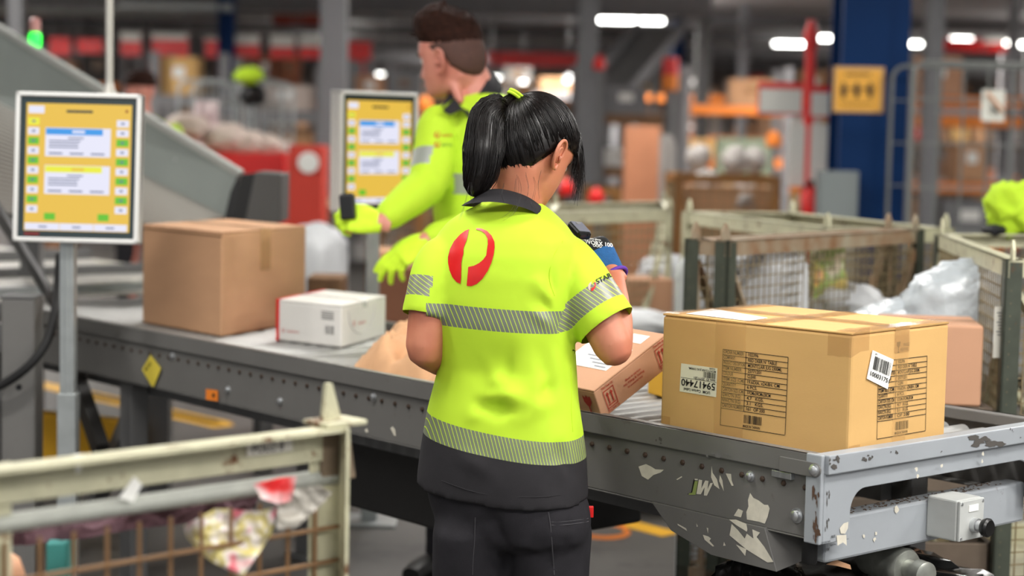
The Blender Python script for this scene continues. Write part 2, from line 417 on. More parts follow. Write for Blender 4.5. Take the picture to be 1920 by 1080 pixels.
def column(px0, px1, py, d, mt, lab, dep=None):
    a, c = U(px0, py, d), U(px1, py, d); wd = (c - a).length; cx = (a + c) / 2
    o = MB(); hw = wd/2; dep = dep or wd; fl = wd*.09
    for s_ in (-1, 1): o.cbox((cx.x + s_*(hw - fl/2), cx.y, 1.7), fl, dep, 3.4)
    o.cbox((cx.x, cx.y, 1.7), wd - 2*fl, fl, 3.4)
    o.cbox((cx.x, cx.y, .01), wd*1.3, dep*1.3, .02)
    return struct('column', o, mt, label=lab)
def tubecol(px0, px1, py, d, mt, lab):
    a, c = U(px0, py, d), U(px1, py, d); wd = (c - a).length; cx = (a + c) / 2
    return struct('column', MB().cbox((cx.x, cx.y, 1.7), wd, wd, 3.4).cbox((cx.x, cx.y, .01), wd*1.5, wd*1.5, .02), mt, label=lab, bevel=.012)
tubecol(602, 650, 150, 14, COLG, 'square grey steel column behind the second monitor')
tubecol(1081, 1118, 200, 17, COLG, 'square grey steel column behind the ponytailed worker')
tubecol(18, 45, 60, 15, COLG, 'square grey steel column above the chute')
tubecol(1729, 1762, 200, 16, COLG, 'square grey steel column behind the roll cage')
tubecol(1886, 1905, 200, 24, COLG, 'thin grey steel column seen through the roll cage')
tubecol(1302, 1328, 200, 24, GREYD, 'dark grey column among the parcel racks')
tubecol(1383, 1399, 200, 27, COLG, 'thin grey column near the red pole')
column(411, 441, 60, 22, BLUEP, 'narrow blue steel column above the chute')
column(1260, 1282, 150, 25, BLUEP, 'narrow dark blue column among the parcel racks')
# big blue column: solid front face with the web return
a, c = U(1577, 200, 10.6), U(1703, 200, 10.6); wd = (c - a).length; cx = (a + c) / 2
o = MB(); o.cbox((cx.x - .06, cx.y, 1.7), wd - .12, .03, 3.4); o.cbox((cx.x + wd/2 - .06, cx.y + .03, 1.7), .12, .03, 3.4)
o.cbox((cx.x, cx.y + .2, 1.7), .03, .4, 3.4); o.cbox((cx.x, cx.y + .4, 1.7), wd, .03, 3.4); o.cbox((cx.x, cx.y + .2, .01), .42, .46, .02)
o.cbox((cx.x - wd/2 + .004, cx.y + .01, 1.7), .02, .06, 3.4)
struct('column', o, BLUEP, label='wide navy blue steel column carrying the yellow sign')
# soffit beams and ducts
k = 1
for (y, z, h_, x0, x1) in [(24, 3.12, .3, -12, 2.5), (29.5, 3.3, .18, -14, 14), (34, 3.3, .18, -14, 14), (40, 3.3, .18, -16, 16), (45, 3.2, .3, -16, 16)]:
    struct('beam', MB().cbox(((x0+x1)/2, y, z), x1-x0, .12, h_).cbox(((x0+x1)/2, y, z-h_/2), x1-x0, .25, .02), BEAM, label='dark grey roof beam spanning the hall, number %d counted from the workers' % k); k += 1
for (px, py, d, r_, ln) in [(120, 12, 25, .12, 3.2), (520, 8, 25, .13, 4.0), (330, 12, 22, .07, 1.4)]:
    p = U(px, py, d)
    tag(MB().cyl(p - V(ln/2, 0, 0), p + V(ln/2, 0, 0), r_, 20).build('air_duct', GALV, smooth=True, kind='structure'), 'round bright metal duct under the soffit')
# ------------------------------------------------------------------ roller conveyor
AC = .8565
cu_ = V(-math.cos(AC), math.sin(AC), 0); cv_ = V(math.sin(AC), math.cos(AC), 0); ZV = V(0, 0, 1)
CO = Zp(1546, 855, .82); CO.z = 0
def K(u, v, z): return CO + cu_*u + cv_*v + ZV*z
CL, CW = 3.9, .775
conv = empty('roller_conveyor', CO, 0, 'long grey steel roller conveyor with peeling stickers, cartons standing on it', 'conveyor')
def side(v0, sgn):
    b = MB()
    b.box(K(.03, v0, .655), cu_*(CL-.03), cv_*sgn*.004, ZV*.15)               # web
    b.box(K(.0, v0 - sgn*.010, .778), cu_*CL, cv_*sgn*.012, ZV*.042)          # lip face
    b.box(K(.0, v0 - sgn*.010, .816), cu_*CL, cv_*sgn*.034, ZV*.004)          # lip top
    b.box(K(.0, v0 + sgn*.020, .795), cu_*CL, cv_*sgn*.004, ZV*.024)          # inner fold
    b.box(K(.03, v0, .651), cu_*(CL-.03), cv_*sgn*.04, ZV*.004)               # lower flange
    return b
side(0, 1).build('side_rail', GREY, conv, bevel=.0025)
side(CW, -1).build('side_rail', GREY, conv, bevel=.0025)
# rollers
rl = MB(); rl.lathe((0, 0, 0), (0, 1, 0), [(0, .006), (.004, .006), (.005, .017), (.007, .0195), (CW-.063, .0195), (CW-.061, .017), (CW-.06, .006), (CW-.056, .006)], 18)
r0 = rl.build('roller', STEEL, None, smooth=True); r0.parent = conv
rotm = Matrix.Rotation(-AC, 4, 'Z')
loc0 = [K(.044 + .0545*i, .028, .7685) - CO for i in range(70)]
for i, p in enumerate(loc0):
    mm = Matrix.Translation(p) @ rotm
    if i == 0: r0.matrix_basis = mm
    else: copy_obj(r0, conv, mm)
# axle holes / bolt heads along the near web
bh = MB(); bh.lathe((0, 0, 0), (0, -1, 0), [(0, .0062), (.002, .0062), (.0045, .0045), (.005, .002)], 6)
b0 = bh.build('axle_bolt', RUSTB, None); b0.parent = conv
for i in range(70):
    mm = Matrix.Translation(K(.044 + .0545*i, 0, .752) - CO) @ rotm
    if i == 0: b0.matrix_basis = mm
    else: copy_obj(b0, conv, mm)
bz = MB(); bz.lathe((0, 0, 0), (0, -1, 0), [(0, .013), (.0025, .013), (.003, .009), (.009, .009), (.011, .006)], 16)
z0 = bz.build('zinc_bolt', ZINC, None, smooth=True); z0.parent = conv
for i, (u_, z_) in enumerate([(.062, .694), (.185, .752), (2.12, .695), (1.86, .695), (2.42, .758), (1.44, .758)]):
    s_ = 1.15 if i == 0 else .85
    mm = Matrix.Translation(K(u_, 0, z_) - CO) @ rotm @ Matrix.Scale(s_, 4)
    if i == 0: z0.matrix_basis = mm
    else: copy_obj(z0, conv, mm)
# end frame: plate with a wide rounded cut-out
def end_poly():
    P = [(0, .82), (0, .648), (.082, .648), (.082, .700)]
    for k in range(1, 9): t = k/8*math.pi/2; P.append((.082 + .045*(1-math.cos(t)), .700 + .045*math.sin(t)))
    for k in range(0, 9): t = k/8*math.pi/2; P.append((CW-.082-.045 + .045*math.sin(t), .700 + .045*math.cos(t)))
    P += [(CW-.082, .648), (CW, .648), (CW, .82)]
    return P
b = MB(); b.prism([K(-.002, v_, z_) for v_, z_ in end_poly()], cu_*.005)
b.box(K(-.012, 0, .784), cu_*.014, cv_*CW, ZV*.036)
b.box(K(-.012, 0, .816), cu_*.034, cv_*CW, ZV*.006)
b.box(K(-.002, -.011, .648), cu_*.038, cv_*.011, ZV*.174)
b.box(K(-.002, CW, .648), cu_*.038, cv_*.011, ZV*.174)
b.build('end_frame', mat('lit_grey_paint', (.60, .62, .64), .38, var=.04, vscale=8, dirt=(.36, .32, .29), dscale=15, dcut=.66), conv, bevel=.003)  # same paint as the side rails, lightened where the end catches light
tab = MB()
pts = [(.10, .778), (.10, .806)] + [(.012 - .014*math.sin(t), .792 + .014*math.cos(t)) for t in [k*math.pi/10 for k in range(11)]]
tab.prism([K(u_, -.014, z_) for u_, z_ in pts], cv_*.0045); tab.build('corner_tab', GREY, conv, bevel=.001)
MB().lathe(K(.012, -.014, .792), -cv_, [(0, .012), (.002, .012), (.003, .0085), (.008, .0085), (.010, .005)], 18).build('corner_bolt', ZINC, conv, smooth=True)
MB().box(K(.072, -.011, .763), cu_*.05, cv_*.012, ZV*.013).build('spacer', ZINC, conv, bevel=.001)
# cross beam with e-stop
b = MB(); b.box(K(.03, .05, .598), cu_*.05, cv_*(CW-.10), ZV*.088); b.build('cross_beam', MATS['lit_grey_paint'], conv, bevel=.006)
b = MB()
r2 = random.Random(3)
for i in range(150):
    p = K(.036 + .038*r2.random(), .08 + (CW-.2)*r2.random(), .6865); s_ = .001 + .0018*r2.random()
    b.cbox(p, s_*2, s_, .002)
b.build('dust_crumbs', mat('brown_dust', (.32, .26, .21), .95), conv, kind='stuff')
es = MB(); es.box(K(-.045, .37, .612), cu_*.075, cv_*.085, ZV*.085); eso = es.build('emergency_stop_box', mat('pale_grey_plastic', (.70, .71, .70), .5, var=.05, vscale=20), conv, bevel=.004)
ec = K(-.045, .415, .652)
lid = MB(); lid.box(K(-.052, .371, .613), cu_*.007, cv_*.083, ZV*.083); lid.build('box_lid', MATS['pale_grey_plastic'], eso, bevel=.002)
MB().lathe(K(-.052, .418, .643), -cu_, [(0, .015), (.012, .015), (.013, .012), (.024, .012)], 20).build('button_collar', ZINC, eso, smooth=True)
MB().lathe(K(-.073, .418, .643), -cu_, [(0, .011), (.004, .017), (.010, .0195), (.016, .0195), (.020, .016), (.021, .006)], 24).build('push_button', BLACK, eso, smooth=True)
MB().box(K(-.0535, .40, .672), cu_*.002, cv_*.032, ZV*.013).build('button_label', WHITE, eso)
for v_ in (.377, .448):
    for z_ in (.619, .690):
        MB().lathe(K(-.052, v_, z_), -cu_, [(0, .0035), (.0015, .003)], 8).build('lid_screw', ZINC, eso)
# hanging skirt plate below the near web
b = MB(); b.prism([K(u_, -.006, z_) for u_, z_ in [(.455, .657), (.14, .657), (.105, .575), (.28, .576), (.395, .606)]], cv_*.004)
b.prism([K(.14, -.006, .657), K(.105, -.006, .575), K(.085, .10, .60), K(.12, .10, .657)], cu_*.003)
b.build('skirt_plate', GREY, conv, bevel=.0015)
MB().lathe(K(.045, .02, .655), (0, 0, -1), [(0, .0155), (.052, .0155), (.055, .013)], 18).build('rubber_buffer', RUBBER, conv, smooth=True)
# drive motor drum under the end
b = MB(); dd0 = U(1628, 1040, 3.86); b.lathe(dd0, U(1712, 1070, 3.74) - dd0, [(0, .034), (.008, .039), (.10, .039), (.112, .041), (.122, .036), (.124, .02), (.15, .02), (.152, .027), (.178, .027), (.182, .02)], 26)
b.build('drive_drum', mat('scuffed_zinc_drum', (.62, .63, .60), .35, .6, var=.2, vscale=30), conv, smooth=True)
MB().box(dd0 - V(.02, 0, .03), V(.05, .01, 0), V(0, .012, 0), ZV*.13).build('drum_bracket', GREYD, conv, bevel=.002)
# underframe, legs
b = MB()
for v_ in (.10, CW-.14): b.box(K(.35, v_, .60), cu_*3.4, cv_*.04, ZV*.05)
b.build('under_rail', GREYD, conv)
for (u_, v_) in [(2.72, .03), (2.72, CW-.09), (.30, CW-.09), (.30, .22), (3.7, .03), (3.7, CW-.09)]:
    b = MB(); b.box(K(u_, v_, .02), cu_*.07, cv_*.06, ZV*.64); b.cbox(K(u_+.035, v_+.03, .01), .13, .11, .02, cu_, cv_)
    b.build('leg', GREYD, conv, bevel=.003)
b = MB(); b.box(K(1.1, .12, .42), cu_*.75, cv_*.5, ZV*.23); b.build('drive_cover', mat('black_steel_cover', (.08, .075, .075), .55, var=.2), conv, bevel=.01)
b = MB(); b.bar(K(2.75, .06, .55), K(3.35, .2, .05), .05); b.build('leg_brace', GREYD, conv)
# prints and stickers on the web
def decal_poly(name, pxs, p0, n, mt, parent, off=.0006):
    b = MB(); b.flat([on_plane(x, y, p0, n) - n*off for x, y in pxs]); return b.build(name, mt, parent)
WP = K(0, -.0002, .7)
def crop(x0, y0, s, pts): return [(x0 + x/s, y0 + y/s) for x, y in pts]
C5 = lambda pts: crop(1250, 860, 4.909, pts)
decal_poly('sticker_remnant', C5([(770, 315), (800, 360), (850, 385), (900, 425), (935, 425), (950, 460), (930, 540), (905, 598), (850, 580), (740, 560), (735, 490), (755, 440), (750, 380)]), WP, cv_, CREAM, conv)
decal_poly('sticker_remnant', C5([(660, 460), (705, 480), (685, 540), (620, 525)]), WP, cv_, CREAM, conv)
decal_poly('sticker_remnant', C5([(415, 65), (425, 130), (465, 190), (488, 280), (440, 245), (410, 170)]), WP, cv_, CREAM, conv)
decal_poly('sticker_remnant', C5([(545, 135), (595, 140), (600, 200), (618, 248), (600, 250), (570, 190)]), WP, cv_, CREAM, conv)
decal_poly('sticker_remnant', C5([(492, 150), (515, 200), (528, 300), (505, 250), (485, 205)]), WP, cv_, CREAM, conv)
decal_poly('sticker_remnant', crop(1160, 760, 2.526, [(95, 290), (130, 278), (155, 290), (175, 303), (215, 305), (200, 318), (165, 330), (140, 352), (110, 335)]), WP, cv_, CREAM, conv)
decal_poly('sticker_remnant', C5([(90, 190), (140, 160), (145, 170), (100, 196)]), WP, cv_, CREAM, conv)
decal_poly('sticker_remnant', crop(640, 700, 2.842, [(262, 292), (275, 282), (288, 300), (292, 335), (280, 330)]), WP, cv_, CREAM, conv)
decal_poly('sticker_remnant', crop(640, 700, 2.842, [(125, 300), (138, 292), (146, 312), (132, 316)]), WP, cv_, CREAM, conv)
SKP = K(0, -.0065, .6)
for pl in ([(575, 560), (640, 560), (735, 600), (745, 650), (740, 672), (640, 610)], [(600, 600), (660, 660), (720, 735), (740, 690), (800, 735), (790, 650), (860, 680), (830, 720), (900, 810), (985, 950), (930, 955), (735, 835), (725, 895), (640, 790), (730, 830), (580, 705)],
           [(335, 700), (385, 715), (410, 735), (395, 755), (440, 805), (425, 808), (350, 745)], [(275, 595), (290, 622), (278, 628)], [(100, 597), (180, 640), (190, 665), (105, 612)], [(370, 635), (385, 640), (382, 690)], [(530, 765), (545, 800), (522, 802)]):
    decal_poly('sticker_remnant', C5(pl), SKP, cv_, CREAM, conv)
EPL = K(-.0125, 0, .7)
for pl in ([(1590, 640), (1625, 595), (1670, 580), (1665, 640), (1640, 690), (1600, 690)], [(1560, 705), (1650, 700), (1655, 800), (1620, 770), (1570, 800)]):
    decal_poly('sticker_remnant', C5(pl), K(-.0025, 0, .7), -cu_ * -1, CREAM, conv, .0008)
# logo letters on the web
decal_poly('logo_letter', C5([(262, 205), (292, 207), (268, 332), (205, 334), (208, 318), (238, 312)]), WP, cv_, mat('green_logo_paint', (.52, .58, .32), .6), conv, .001)
decal_poly('logo_dot', C5([(262, 184), (290, 186), (288, 198), (260, 196)]), WP, cv_, CREAM, conv, .001)
decal_poly('logo_letter', C5([(300, 192), (330, 197), (322, 275), (358, 200), (388, 205), (380, 280), (404, 225), (430, 222), (374, 340), (346, 338), (352, 262), (318, 327), (276, 325)]), WP, cv_, CREAM, conv, .001)
decal_poly('logo_edge', C5([(255, 185), (262, 205), (238, 312), (205, 318), (198, 330), (192, 325), (228, 308), (248, 200)]), WP, cv_, INK, conv, .0008)
def scuff(pts0, p0, n, mt, seed, k=10):
    r_ = random.Random(seed); (x0, y0), (x1, y1) = pts0
    for i in range(k):
        cx_, cy_ = r_.uniform(x0, x1), r_.uniform(y0, y1); rx, ry = r_.uniform(.06, .2)*(x1-x0), r_.uniform(.1, .35)*(y1-y0)
        decal_poly('scuff', [(cx_ + rx*math.cos(t)*r_.uniform(.5, 1.1), cy_ + ry*math.sin(t)*r_.uniform(.5, 1.1)) for t in [j*.57 for j in range(11)]], p0, n, mt, conv, .0005 + .0001*i/k)
SCF, RST = mat('dark_scuff', (.30, .285, .27), .8), mat('brown_rust', (.34, .25, .19), .85)
C9 = lambda x, y: (1160 + x/2.526, 760 + y/2.526)
LP = K(0, -.0105, .8)
scuff((C9(795, 262), C9(895, 308)), LP, cv_, SCF, 1, 9); scuff((C9(410, 205), C9(530, 240)), LP, cv_, mat('faint_scuff', (.44, .435, .43), .8), 2, 9); scuff((C9(170, 148), C9(205, 180)), LP, cv_, SCF, 3, 4)
EL = K(-.0125, 0, .8)
for q_, sd_, k_ in ((((1655, 145), (1815, 190)), 4, 16), (((1155, 228), (1210, 260)), 5, 7), (((1285, 205), (1320, 228)), 6, 5), (((1000, 250), (1070, 305)), 7, 9), (((1520, 210), (1545, 222)), 8, 2), (((1855, 110), (1875, 130)), 9, 3), (((1885, 150), (1915, 160)), 10, 3)):
    scuff((C9(*q_[0]), C9(*q_[1])), EL, cu_, SCF, sd_, k_)
CPN = K(0, -.0115, .7)
for q_, sd_, k_, mt in ((((918, 385), (950, 470)), 11, 9, RST), (((915, 545), (955, 635)), 12, 14, RST), (((930, 490), (945, 520)), 13, 3, RST)): scuff((C9(*q_[0]), C9(*q_[1])), CPN, cv_, mt, sd_, k_)
for q_, sd_, k_ in ((((985, 400), (1000, 480)), 14, 5), (((978, 540), (995, 610)), 15, 5)): scuff((C9(*q_[0]), C9(*q_[1])), K(-.0025, 0, .7), cu_, SCF, sd_, k_)
for i, (x, y) in enumerate([(1315, 495), (1218, 605), (1210, 635), (1160, 620), (1530, 285), (1408, 300), (1415, 335), (1720, 265), (1725, 230)]):
    r_ = random.Random(i); decal_poly('paint_chip', [(C9(x, y)[0] + r_.uniform(2, 5)*(1 + (i == 0)*.6)*math.cos(t)*.7, C9(x, y)[1] + r_.uniform(2, 6)*(1 + (i == 0)*.8)*math.sin(t)) for t in [j*.8 for j in range(8)]], K(-.0125 if y < 340 else .0295, 0, .7), cu_, CREAM, conv, .0008)
nt_ = MB(); EP2 = K(-.0025, 0, .65)
for (s_, px, py, h_) in [('AKE', 1557, 1009, .005), ('LOCKDOWN', 1540, 1019, .003), ('TIGHTEN', 1555, 1024, .003), ('jW', 1547, 1034, .0065)]:
    nt_.text(s_, on_plane(px, py, EP2, cu_) - cu_*.001, cv_, ZV, h_)
nt_.build('warning_print', INK, conv)
# yellow rhombus tag and orange tag hung on the near web
t = MB(); P = [on_plane(x, y, WP, cv_) - cv_*.006 for x, y in crop(0, 400, 2.7, [(772, 715), (825, 785), (788, 878), (775, 870), (730, 790)])]
t.prism(P, -cv_*.0015)
tg = t.build('yellow_tag', mat('yellow_tag_card', (.86, .78, .28), .6), loc=P[0], label='yellow diamond-shaped tag hanging on the conveyor side below the brown carton', cat='tag')
wr = MB(); wr.text('MOVE', on_plane(277, 697, WP, cv_) - cv_*.008, -cu_*.75 + ZV*.55, ZV*.8 + cu_*.5, .012); wr.build('tag_print', INK, tg)
t = MB(); P = [on_plane(x, y, WP, cv_) - cv_*.004 for x, y in [(389, 729), (411, 732), (411, 752), (389, 749)]]
t.prism(P, -cv_*.0015); tg = t.build('orange_tag', ORG, loc=P[0], label='small orange tag with a black dot on the conveyor side', cat='tag')
MB().cyl(on_plane(404, 741, WP, cv_) - cv_*.0055, on_plane(404, 741, WP, cv_) - cv_*.0075, .006, 10).build('tag_mark', INK, tg)

# ------------------------------------------------------------------ cartons
class Crate:
    """carton standing on the rollers: footprint corners A(front), B(left end), D(right end), height"""
    def __init__(s, name, A, B, D, z0, z1, mt, label, cat='box', th=.004):
        s.A, s.B, s.D = [Vector((p.x, p.y, z0)) for p in (A, B, D)]
        s.h = z1 - z0; s.X = s.B - s.A; s.Y = s.D - s.A; s.ZV = ZV * s.h
        s.root = empty(name, s.A, 0, label, cat); s.m = mt
        b = MB(); b.box(s.A, s.X, s.Y, s.ZV - ZV*.004); b.build('body', mt, s.root, bevel=.006)
        # two top flaps meeting in the middle
        g = .0025; xn = s.X.normalized(); yn = s.Y.normalized()
        for k in (0, 1):
            f = MB(); o_ = s.A + ZV*(s.h-.004) + (s.X*0) + (s.Y*.5 + yn*g/2 if k else V(0, 0, 0))
            f.box(o_, s.X, s.Y*.5 - yn*g/2, ZV*.0045); f.build('flap', mt, s.root, bevel=.0018)
    def face(s, k):      # k=0: face A-B (seen on the left), 1: face A-D (right), 2: top
        if k == 2: n = ZV
        else:
            n = (s.X if k == 0 else s.Y).cross(ZV).normalized()
            if n.dot(s.Y if k == 0 else s.X) > 0: n = -n
        return (s.A + ZV*s.h if k == 2 else s.A), n
    def at(s, k, px, py, off=.0012):
        p0, n = s.face(k); p0 = p0 + n*off + (ZV*.0 if k != 2 else ZV*.0); return on_plane(px, py, p0, n)
R_TOP = .789      # top of the rollers
zt = 1.047
c4 = [Zp(1598, 625, zt), Zp(1243, 588, zt), Zp(1780, 604, zt)]
big = Crate('carton', c4[0], c4[1], c4[2], R_TOP, zt, CARD, 'large golden-brown carton printed with a black order table, standing on the conveyor end')
def face_frame(cr, k, tl, tr, bl):
    a, b_, c_ = cr.at(k, *tl), cr.at(k, *tr), cr.at(k, *bl); return a, b_-a, c_-a
def table(cr, k, tl, tr, bl, vals):
    o, X, Y = face_frame(cr, k, tl, tr, bl); b = MB(); n = cr.face(k)[1]; lw = .0013
    xn, yn = X.normalized(), Y.normalized(); W, Hh = X.length, Y.length
    def ln(x0, y0, x1, y1):
        if abs(x1-x0) > abs(y1-y0): b.quad(o+X*x0+Y*y0, o+X*x1+Y*y1, o+X*x1+Y*y1+yn*lw, o+X*x0+Y*y0+yn*lw)
        else: b.quad(o+X*x0+Y*y0, o+X*x1+Y*y1, o+X*x1+Y*y1+xn*lw, o+X*x0+Y*y0+xn*lw)
    ys = [i*.0705 for i in range(12)]
    for y in ys: ln(0, y, 1, y)
    ln(0, 1, 1, 1); ln(0, 0, 0, 1); ln(1, 0, 1, 1); ln(.36, 0, .36, ys[-1])
    L_ = ['ORDER NUMBER', 'COMPANY', 'PRODUCT DESCRIPTION', 'ITEM NUMBER', 'COLOUR', 'ITEM SIZE (CM)', 'QUANTITY', 'CARTON SIZE (CM)', 'GW/CTN (KG)', 'NW/CTN (KG)', 'CARTON NUMBER']
    for i in range(11):
        wl = min(.33*W, len(L_[i])*.0042); wv = min(.56*W, len(vals[i])*.0042)
        b.text(L_[i], o + X*.02 + Y*(ys[i]+.055), xn, -yn, Hh*.046, wl)
        b.text(vals[i], o + X*.40 + Y*(ys[i]+.055), xn, -yn, Hh*.043, wv)
    barcode(b, o + X*.37 + Y*.93, xn, -yn, W*.27, Hh*.11, 5 + k, 24)
    b.text('MADE IN TAIWAN', o + X*.36 + Y*.985, xn, -yn, Hh*.035, W*.26)
    return b.build('printed_table', INK, cr.root)
table(big, 0, (1355.3, 654.1), (1477.3, 669.3), (1350, 796), ['102396', "RED DEER N' TABLE", 'MONTCLAIR JUG 2300ML', '25771201', 'CLEAR', '19.6DIA. x24.8H. CM', '6 PCS.', '57CMx39CMx28CM', '4.7   KGS.', '3.1   KGS.', '161  OF 200'])
table(big, 1, (1647, 677.5), (1738.3, 666.9), (1644.2, 822.8), ['102396', "RED DEER N' TABLE", 'MONTCLAIR JUG 2300ML', '25771201', 'CLEAR', '19.6DIA. x24.8H. CM', '6 PCS.', '57CMx39CMx28CM', '4.7   KGS.', '3.1   KGS.', '     OF 200'])
# fragile mark
b = MB(); o = big.at(1, 1690, 660); xn = big.Y.normalized()
o1 = big.at(1, 1684, 644)
b.flat([o1 + xn*a + ZV*c_ for a, c_ in [(-.004, .003), (.009, .003), (.008, -.004), (.0035, -.009), (.0035, -.017), (.007, -.019), (-.002, -.019), (.0015, -.017), (.0015, -.009), (-.003, -.004)]])
b.text('FRAGILE', big.at(1, 1694, 649), xn, ZV, .006, .022); b.text('HANDLE WITH CARE', big.at(1, 1688, 658), xn, ZV, .0055, .028)
b.build('fragile_print', INK, big.root)
def label_quad(cr, k, pxs, mt=WHITE, name='paper_label', off=.0016):
    n = cr.face(k)[1]; b = MB(); b.prism([cr.at(k, x, y, off-.0008) for x, y in pxs], n*.0006); return b.build(name, mt, cr.root)
C10 = lambda pts: crop(1230, 560, 3.368, pts)
# upside-down stock label
lb = label_quad(big, 0, C10([(160, 408), (388, 440), (380, 622), (150, 585)]), mat('pale_label_paper', (.88, .87, .78), .6))
o, X, Y = face_frame(big, 0, *C10([(380, 622), (150, 585), (388, 440)])); xn, yn = X.normalized(), -Y.normalized(); n_ = big.face(0)[1]; o = o + n_*.0013
W_, H_ = X.length, Y.length; b = MB()
b.text('UOM  Carton Label', o + X*.16 + Y*.16, xn, yn, H_*.10, W_*.72); b.text('59417440', o + X*.03 + Y*.46, xn, yn, H_*.24, W_*.93)
b.quad(o + Y*.50, o + X*.98 + Y*.50, o + X*.98 + Y*.512, o + Y*.512)
b.text('Item ID  25771201', o + X*.04 + Y*.60, xn, yn, H_*.08, W_*.58); barcode(b, o + X*.04 + Y*.82, xn, yn, W_*.33, H_*.20, 9, 22)
b.text('MONTCLAIR JUG 2300ML', o + X*.03 + Y*.90, xn, yn, H_*.07, W_*.75); b.text('CLEAR', o + X*.05 + Y*.985, xn, yn, H_*.06, W_*.16)
b.build('label_print', INK, lb)
lb = label_quad(big, 1, C10([(1367, 325), (1500, 385), (1462, 572), (1330, 505), (1340, 455)]), off=.003)
o, X, Y = face_frame(big, 1, *C10([(1367, 325), (1500, 385), (1334, 505)])); n_ = big.face(1)[1]; o = o + n_*.0026; xn, yn = X.normalized(), -Y.normalized()
b = MB(); barcode(b, o + X*.12 + Y*.62, xn, yn, X.length*.78, Y.length*.46, 12, 30); b.text('100031751', o + X*.05 + Y*.86, xn, yn, Y.length*.15, X.length*.9); b.text('LPN', o + X*.1 + Y*.12, xn, yn, Y.length*.06)
b.build('label_print', INK, lb)
lb = label_quad(big, 2, C10([(190, 95), (355, 65), (705, 122), (590, 142)]), off=.0022)
b = MB(); o, X, Y = face_frame(big, 2, *C10([(210, 98), (590, 138), (360, 70)])); o = o + ZV*.002
for i in range(9):
    y = .1 + i*.09; b.quad(o+X*.08+Y*y, o+X*(.3+.5*((i*37) % 7)/7)+Y*y, o+X*(.3+.5*((i*37) % 7)/7)+Y*(y+.03), o+X*.08+Y*(y+.03))
b.build('label_print', mat('grey_print', (.55, .56, .6), .7), lb)
# tape: along the flap seam, across it, down the sides, over corners
def tape(cr, pts, wd, mt=TAPE, name='packing_tape', wob=.0015, seed=1):
    """strip following 3-d points with a given across vector per point"""
    r_ = random.Random(seed); b = MB(); vs = []
    for p, ac in pts:
        ac = Vector(ac).normalized()
        for s_ in (-.5, -.17, .17, .5): vs.append(Vector(p) + ac*wd*(s_ + (r_.random()-.5)*.06))
    fs = [(i*4+k, i*4+k+1, i*4+4+k+1, i*4+4+k) for i in range(len(pts)-1) for k in range(3)]
    b.add(vs, fs); return b.build(name, mt, cr.root, smooth='all')
def seam(cr, n, wd=.055, drop=.05, mt=TAPE):
    yn = cr.Y.normalized(); xn = cr.X.normalized(); r_ = random.Random(4)
    m0 = cr.A + cr.Y*.5; pts = [(m0 - xn*.0015 + ZV*(cr.h - drop*(1-i/3)), yn) for i in range(3)]
    for i in range(n+1): pts.append((m0 + cr.X*(i/n) + ZV*(cr.h + .0014 + .0016*r_.random()), yn))
    pts += [(m0 + cr.X + xn*.0015 + ZV*(cr.h - drop*i/3), yn) for i in (1, 2, 3)]
    return tape(cr, pts, wd, mt)
seam(big, 26)
xn, yn = big.X.normalized(), big.Y.normalized()
r_ = random.Random(8)
tape(big, [(big.A + big.X*.5 + big.Y*(i/20) + ZV*(big.h + .002 + .002*r_.random()), xn) for i in range(21)], .05)
tape(big, [(big.A + xn*.016 + big.Y*(i/16) + ZV*(big.h + .0024 + .0018*r_.random()), xn) for i in range(17)], .045)
tape(big, [(big.B - xn*.02 + big.Y*(i/16) + ZV*(big.h + .0024 + .0018*r_.random()), xn) for i in range(17)], .04)
# tape wrapped round the front upright edge and down the right face
tape(big, [(big.A + xn*.055*(1-i/4) - yn*.0012 + ZV*(big.h - .025), ZV) for i in range(5)] + [(big.A - xn*.0012 + yn*.03*i + ZV*(big.h - .014), ZV) for i in range(1, 3)], .045, TAPEB)
tape(big, [(big.A + big.Y*.5 - xn*.0013 + ZV*(big.h*(1-i/8)), yn) for i in range(9)], .05, mat('thin_clear_tape', (.86, .70, .46), .2, alpha=.25, spec=.5))
tape(big, [(big.A + big.X*.62 - yn*.0013 + ZV*(big.h*(1-i/8*.95)), xn) for i in range(9)], .075, MATS['thin_clear_tape'])
tape(big, [(big.A - xn*.0012 + yn*(.02*i) + ZV*.02, ZV) for i in range(3)] + [], .03, TAPEB)
tape(big, [(big.B - yn*.0012 - xn*(.014*i) + ZV*.022, ZV) for i in range(3)], .035, TAPEB)
# large brown carton at the far end
bc = Crate('carton', Zp(415, 632, R_TOP), Zp(267, 605, R_TOP), Zp(572, 605, R_TOP), R_TOP, 1.108, CARDB, 'plain brown cubic carton standing beside the yellow-screen monitor')
seam(bc, 18, .06, .13)
b = MB(); b.box(bc.A + ZV*(bc.h*.955) - bc.Y.normalized()*.002, bc.X, bc.Y.normalized()*.002, ZV*.003); b.build('flap_crease', mat('dark_card_edge', (.42, .29, .18), .9), bc.root)
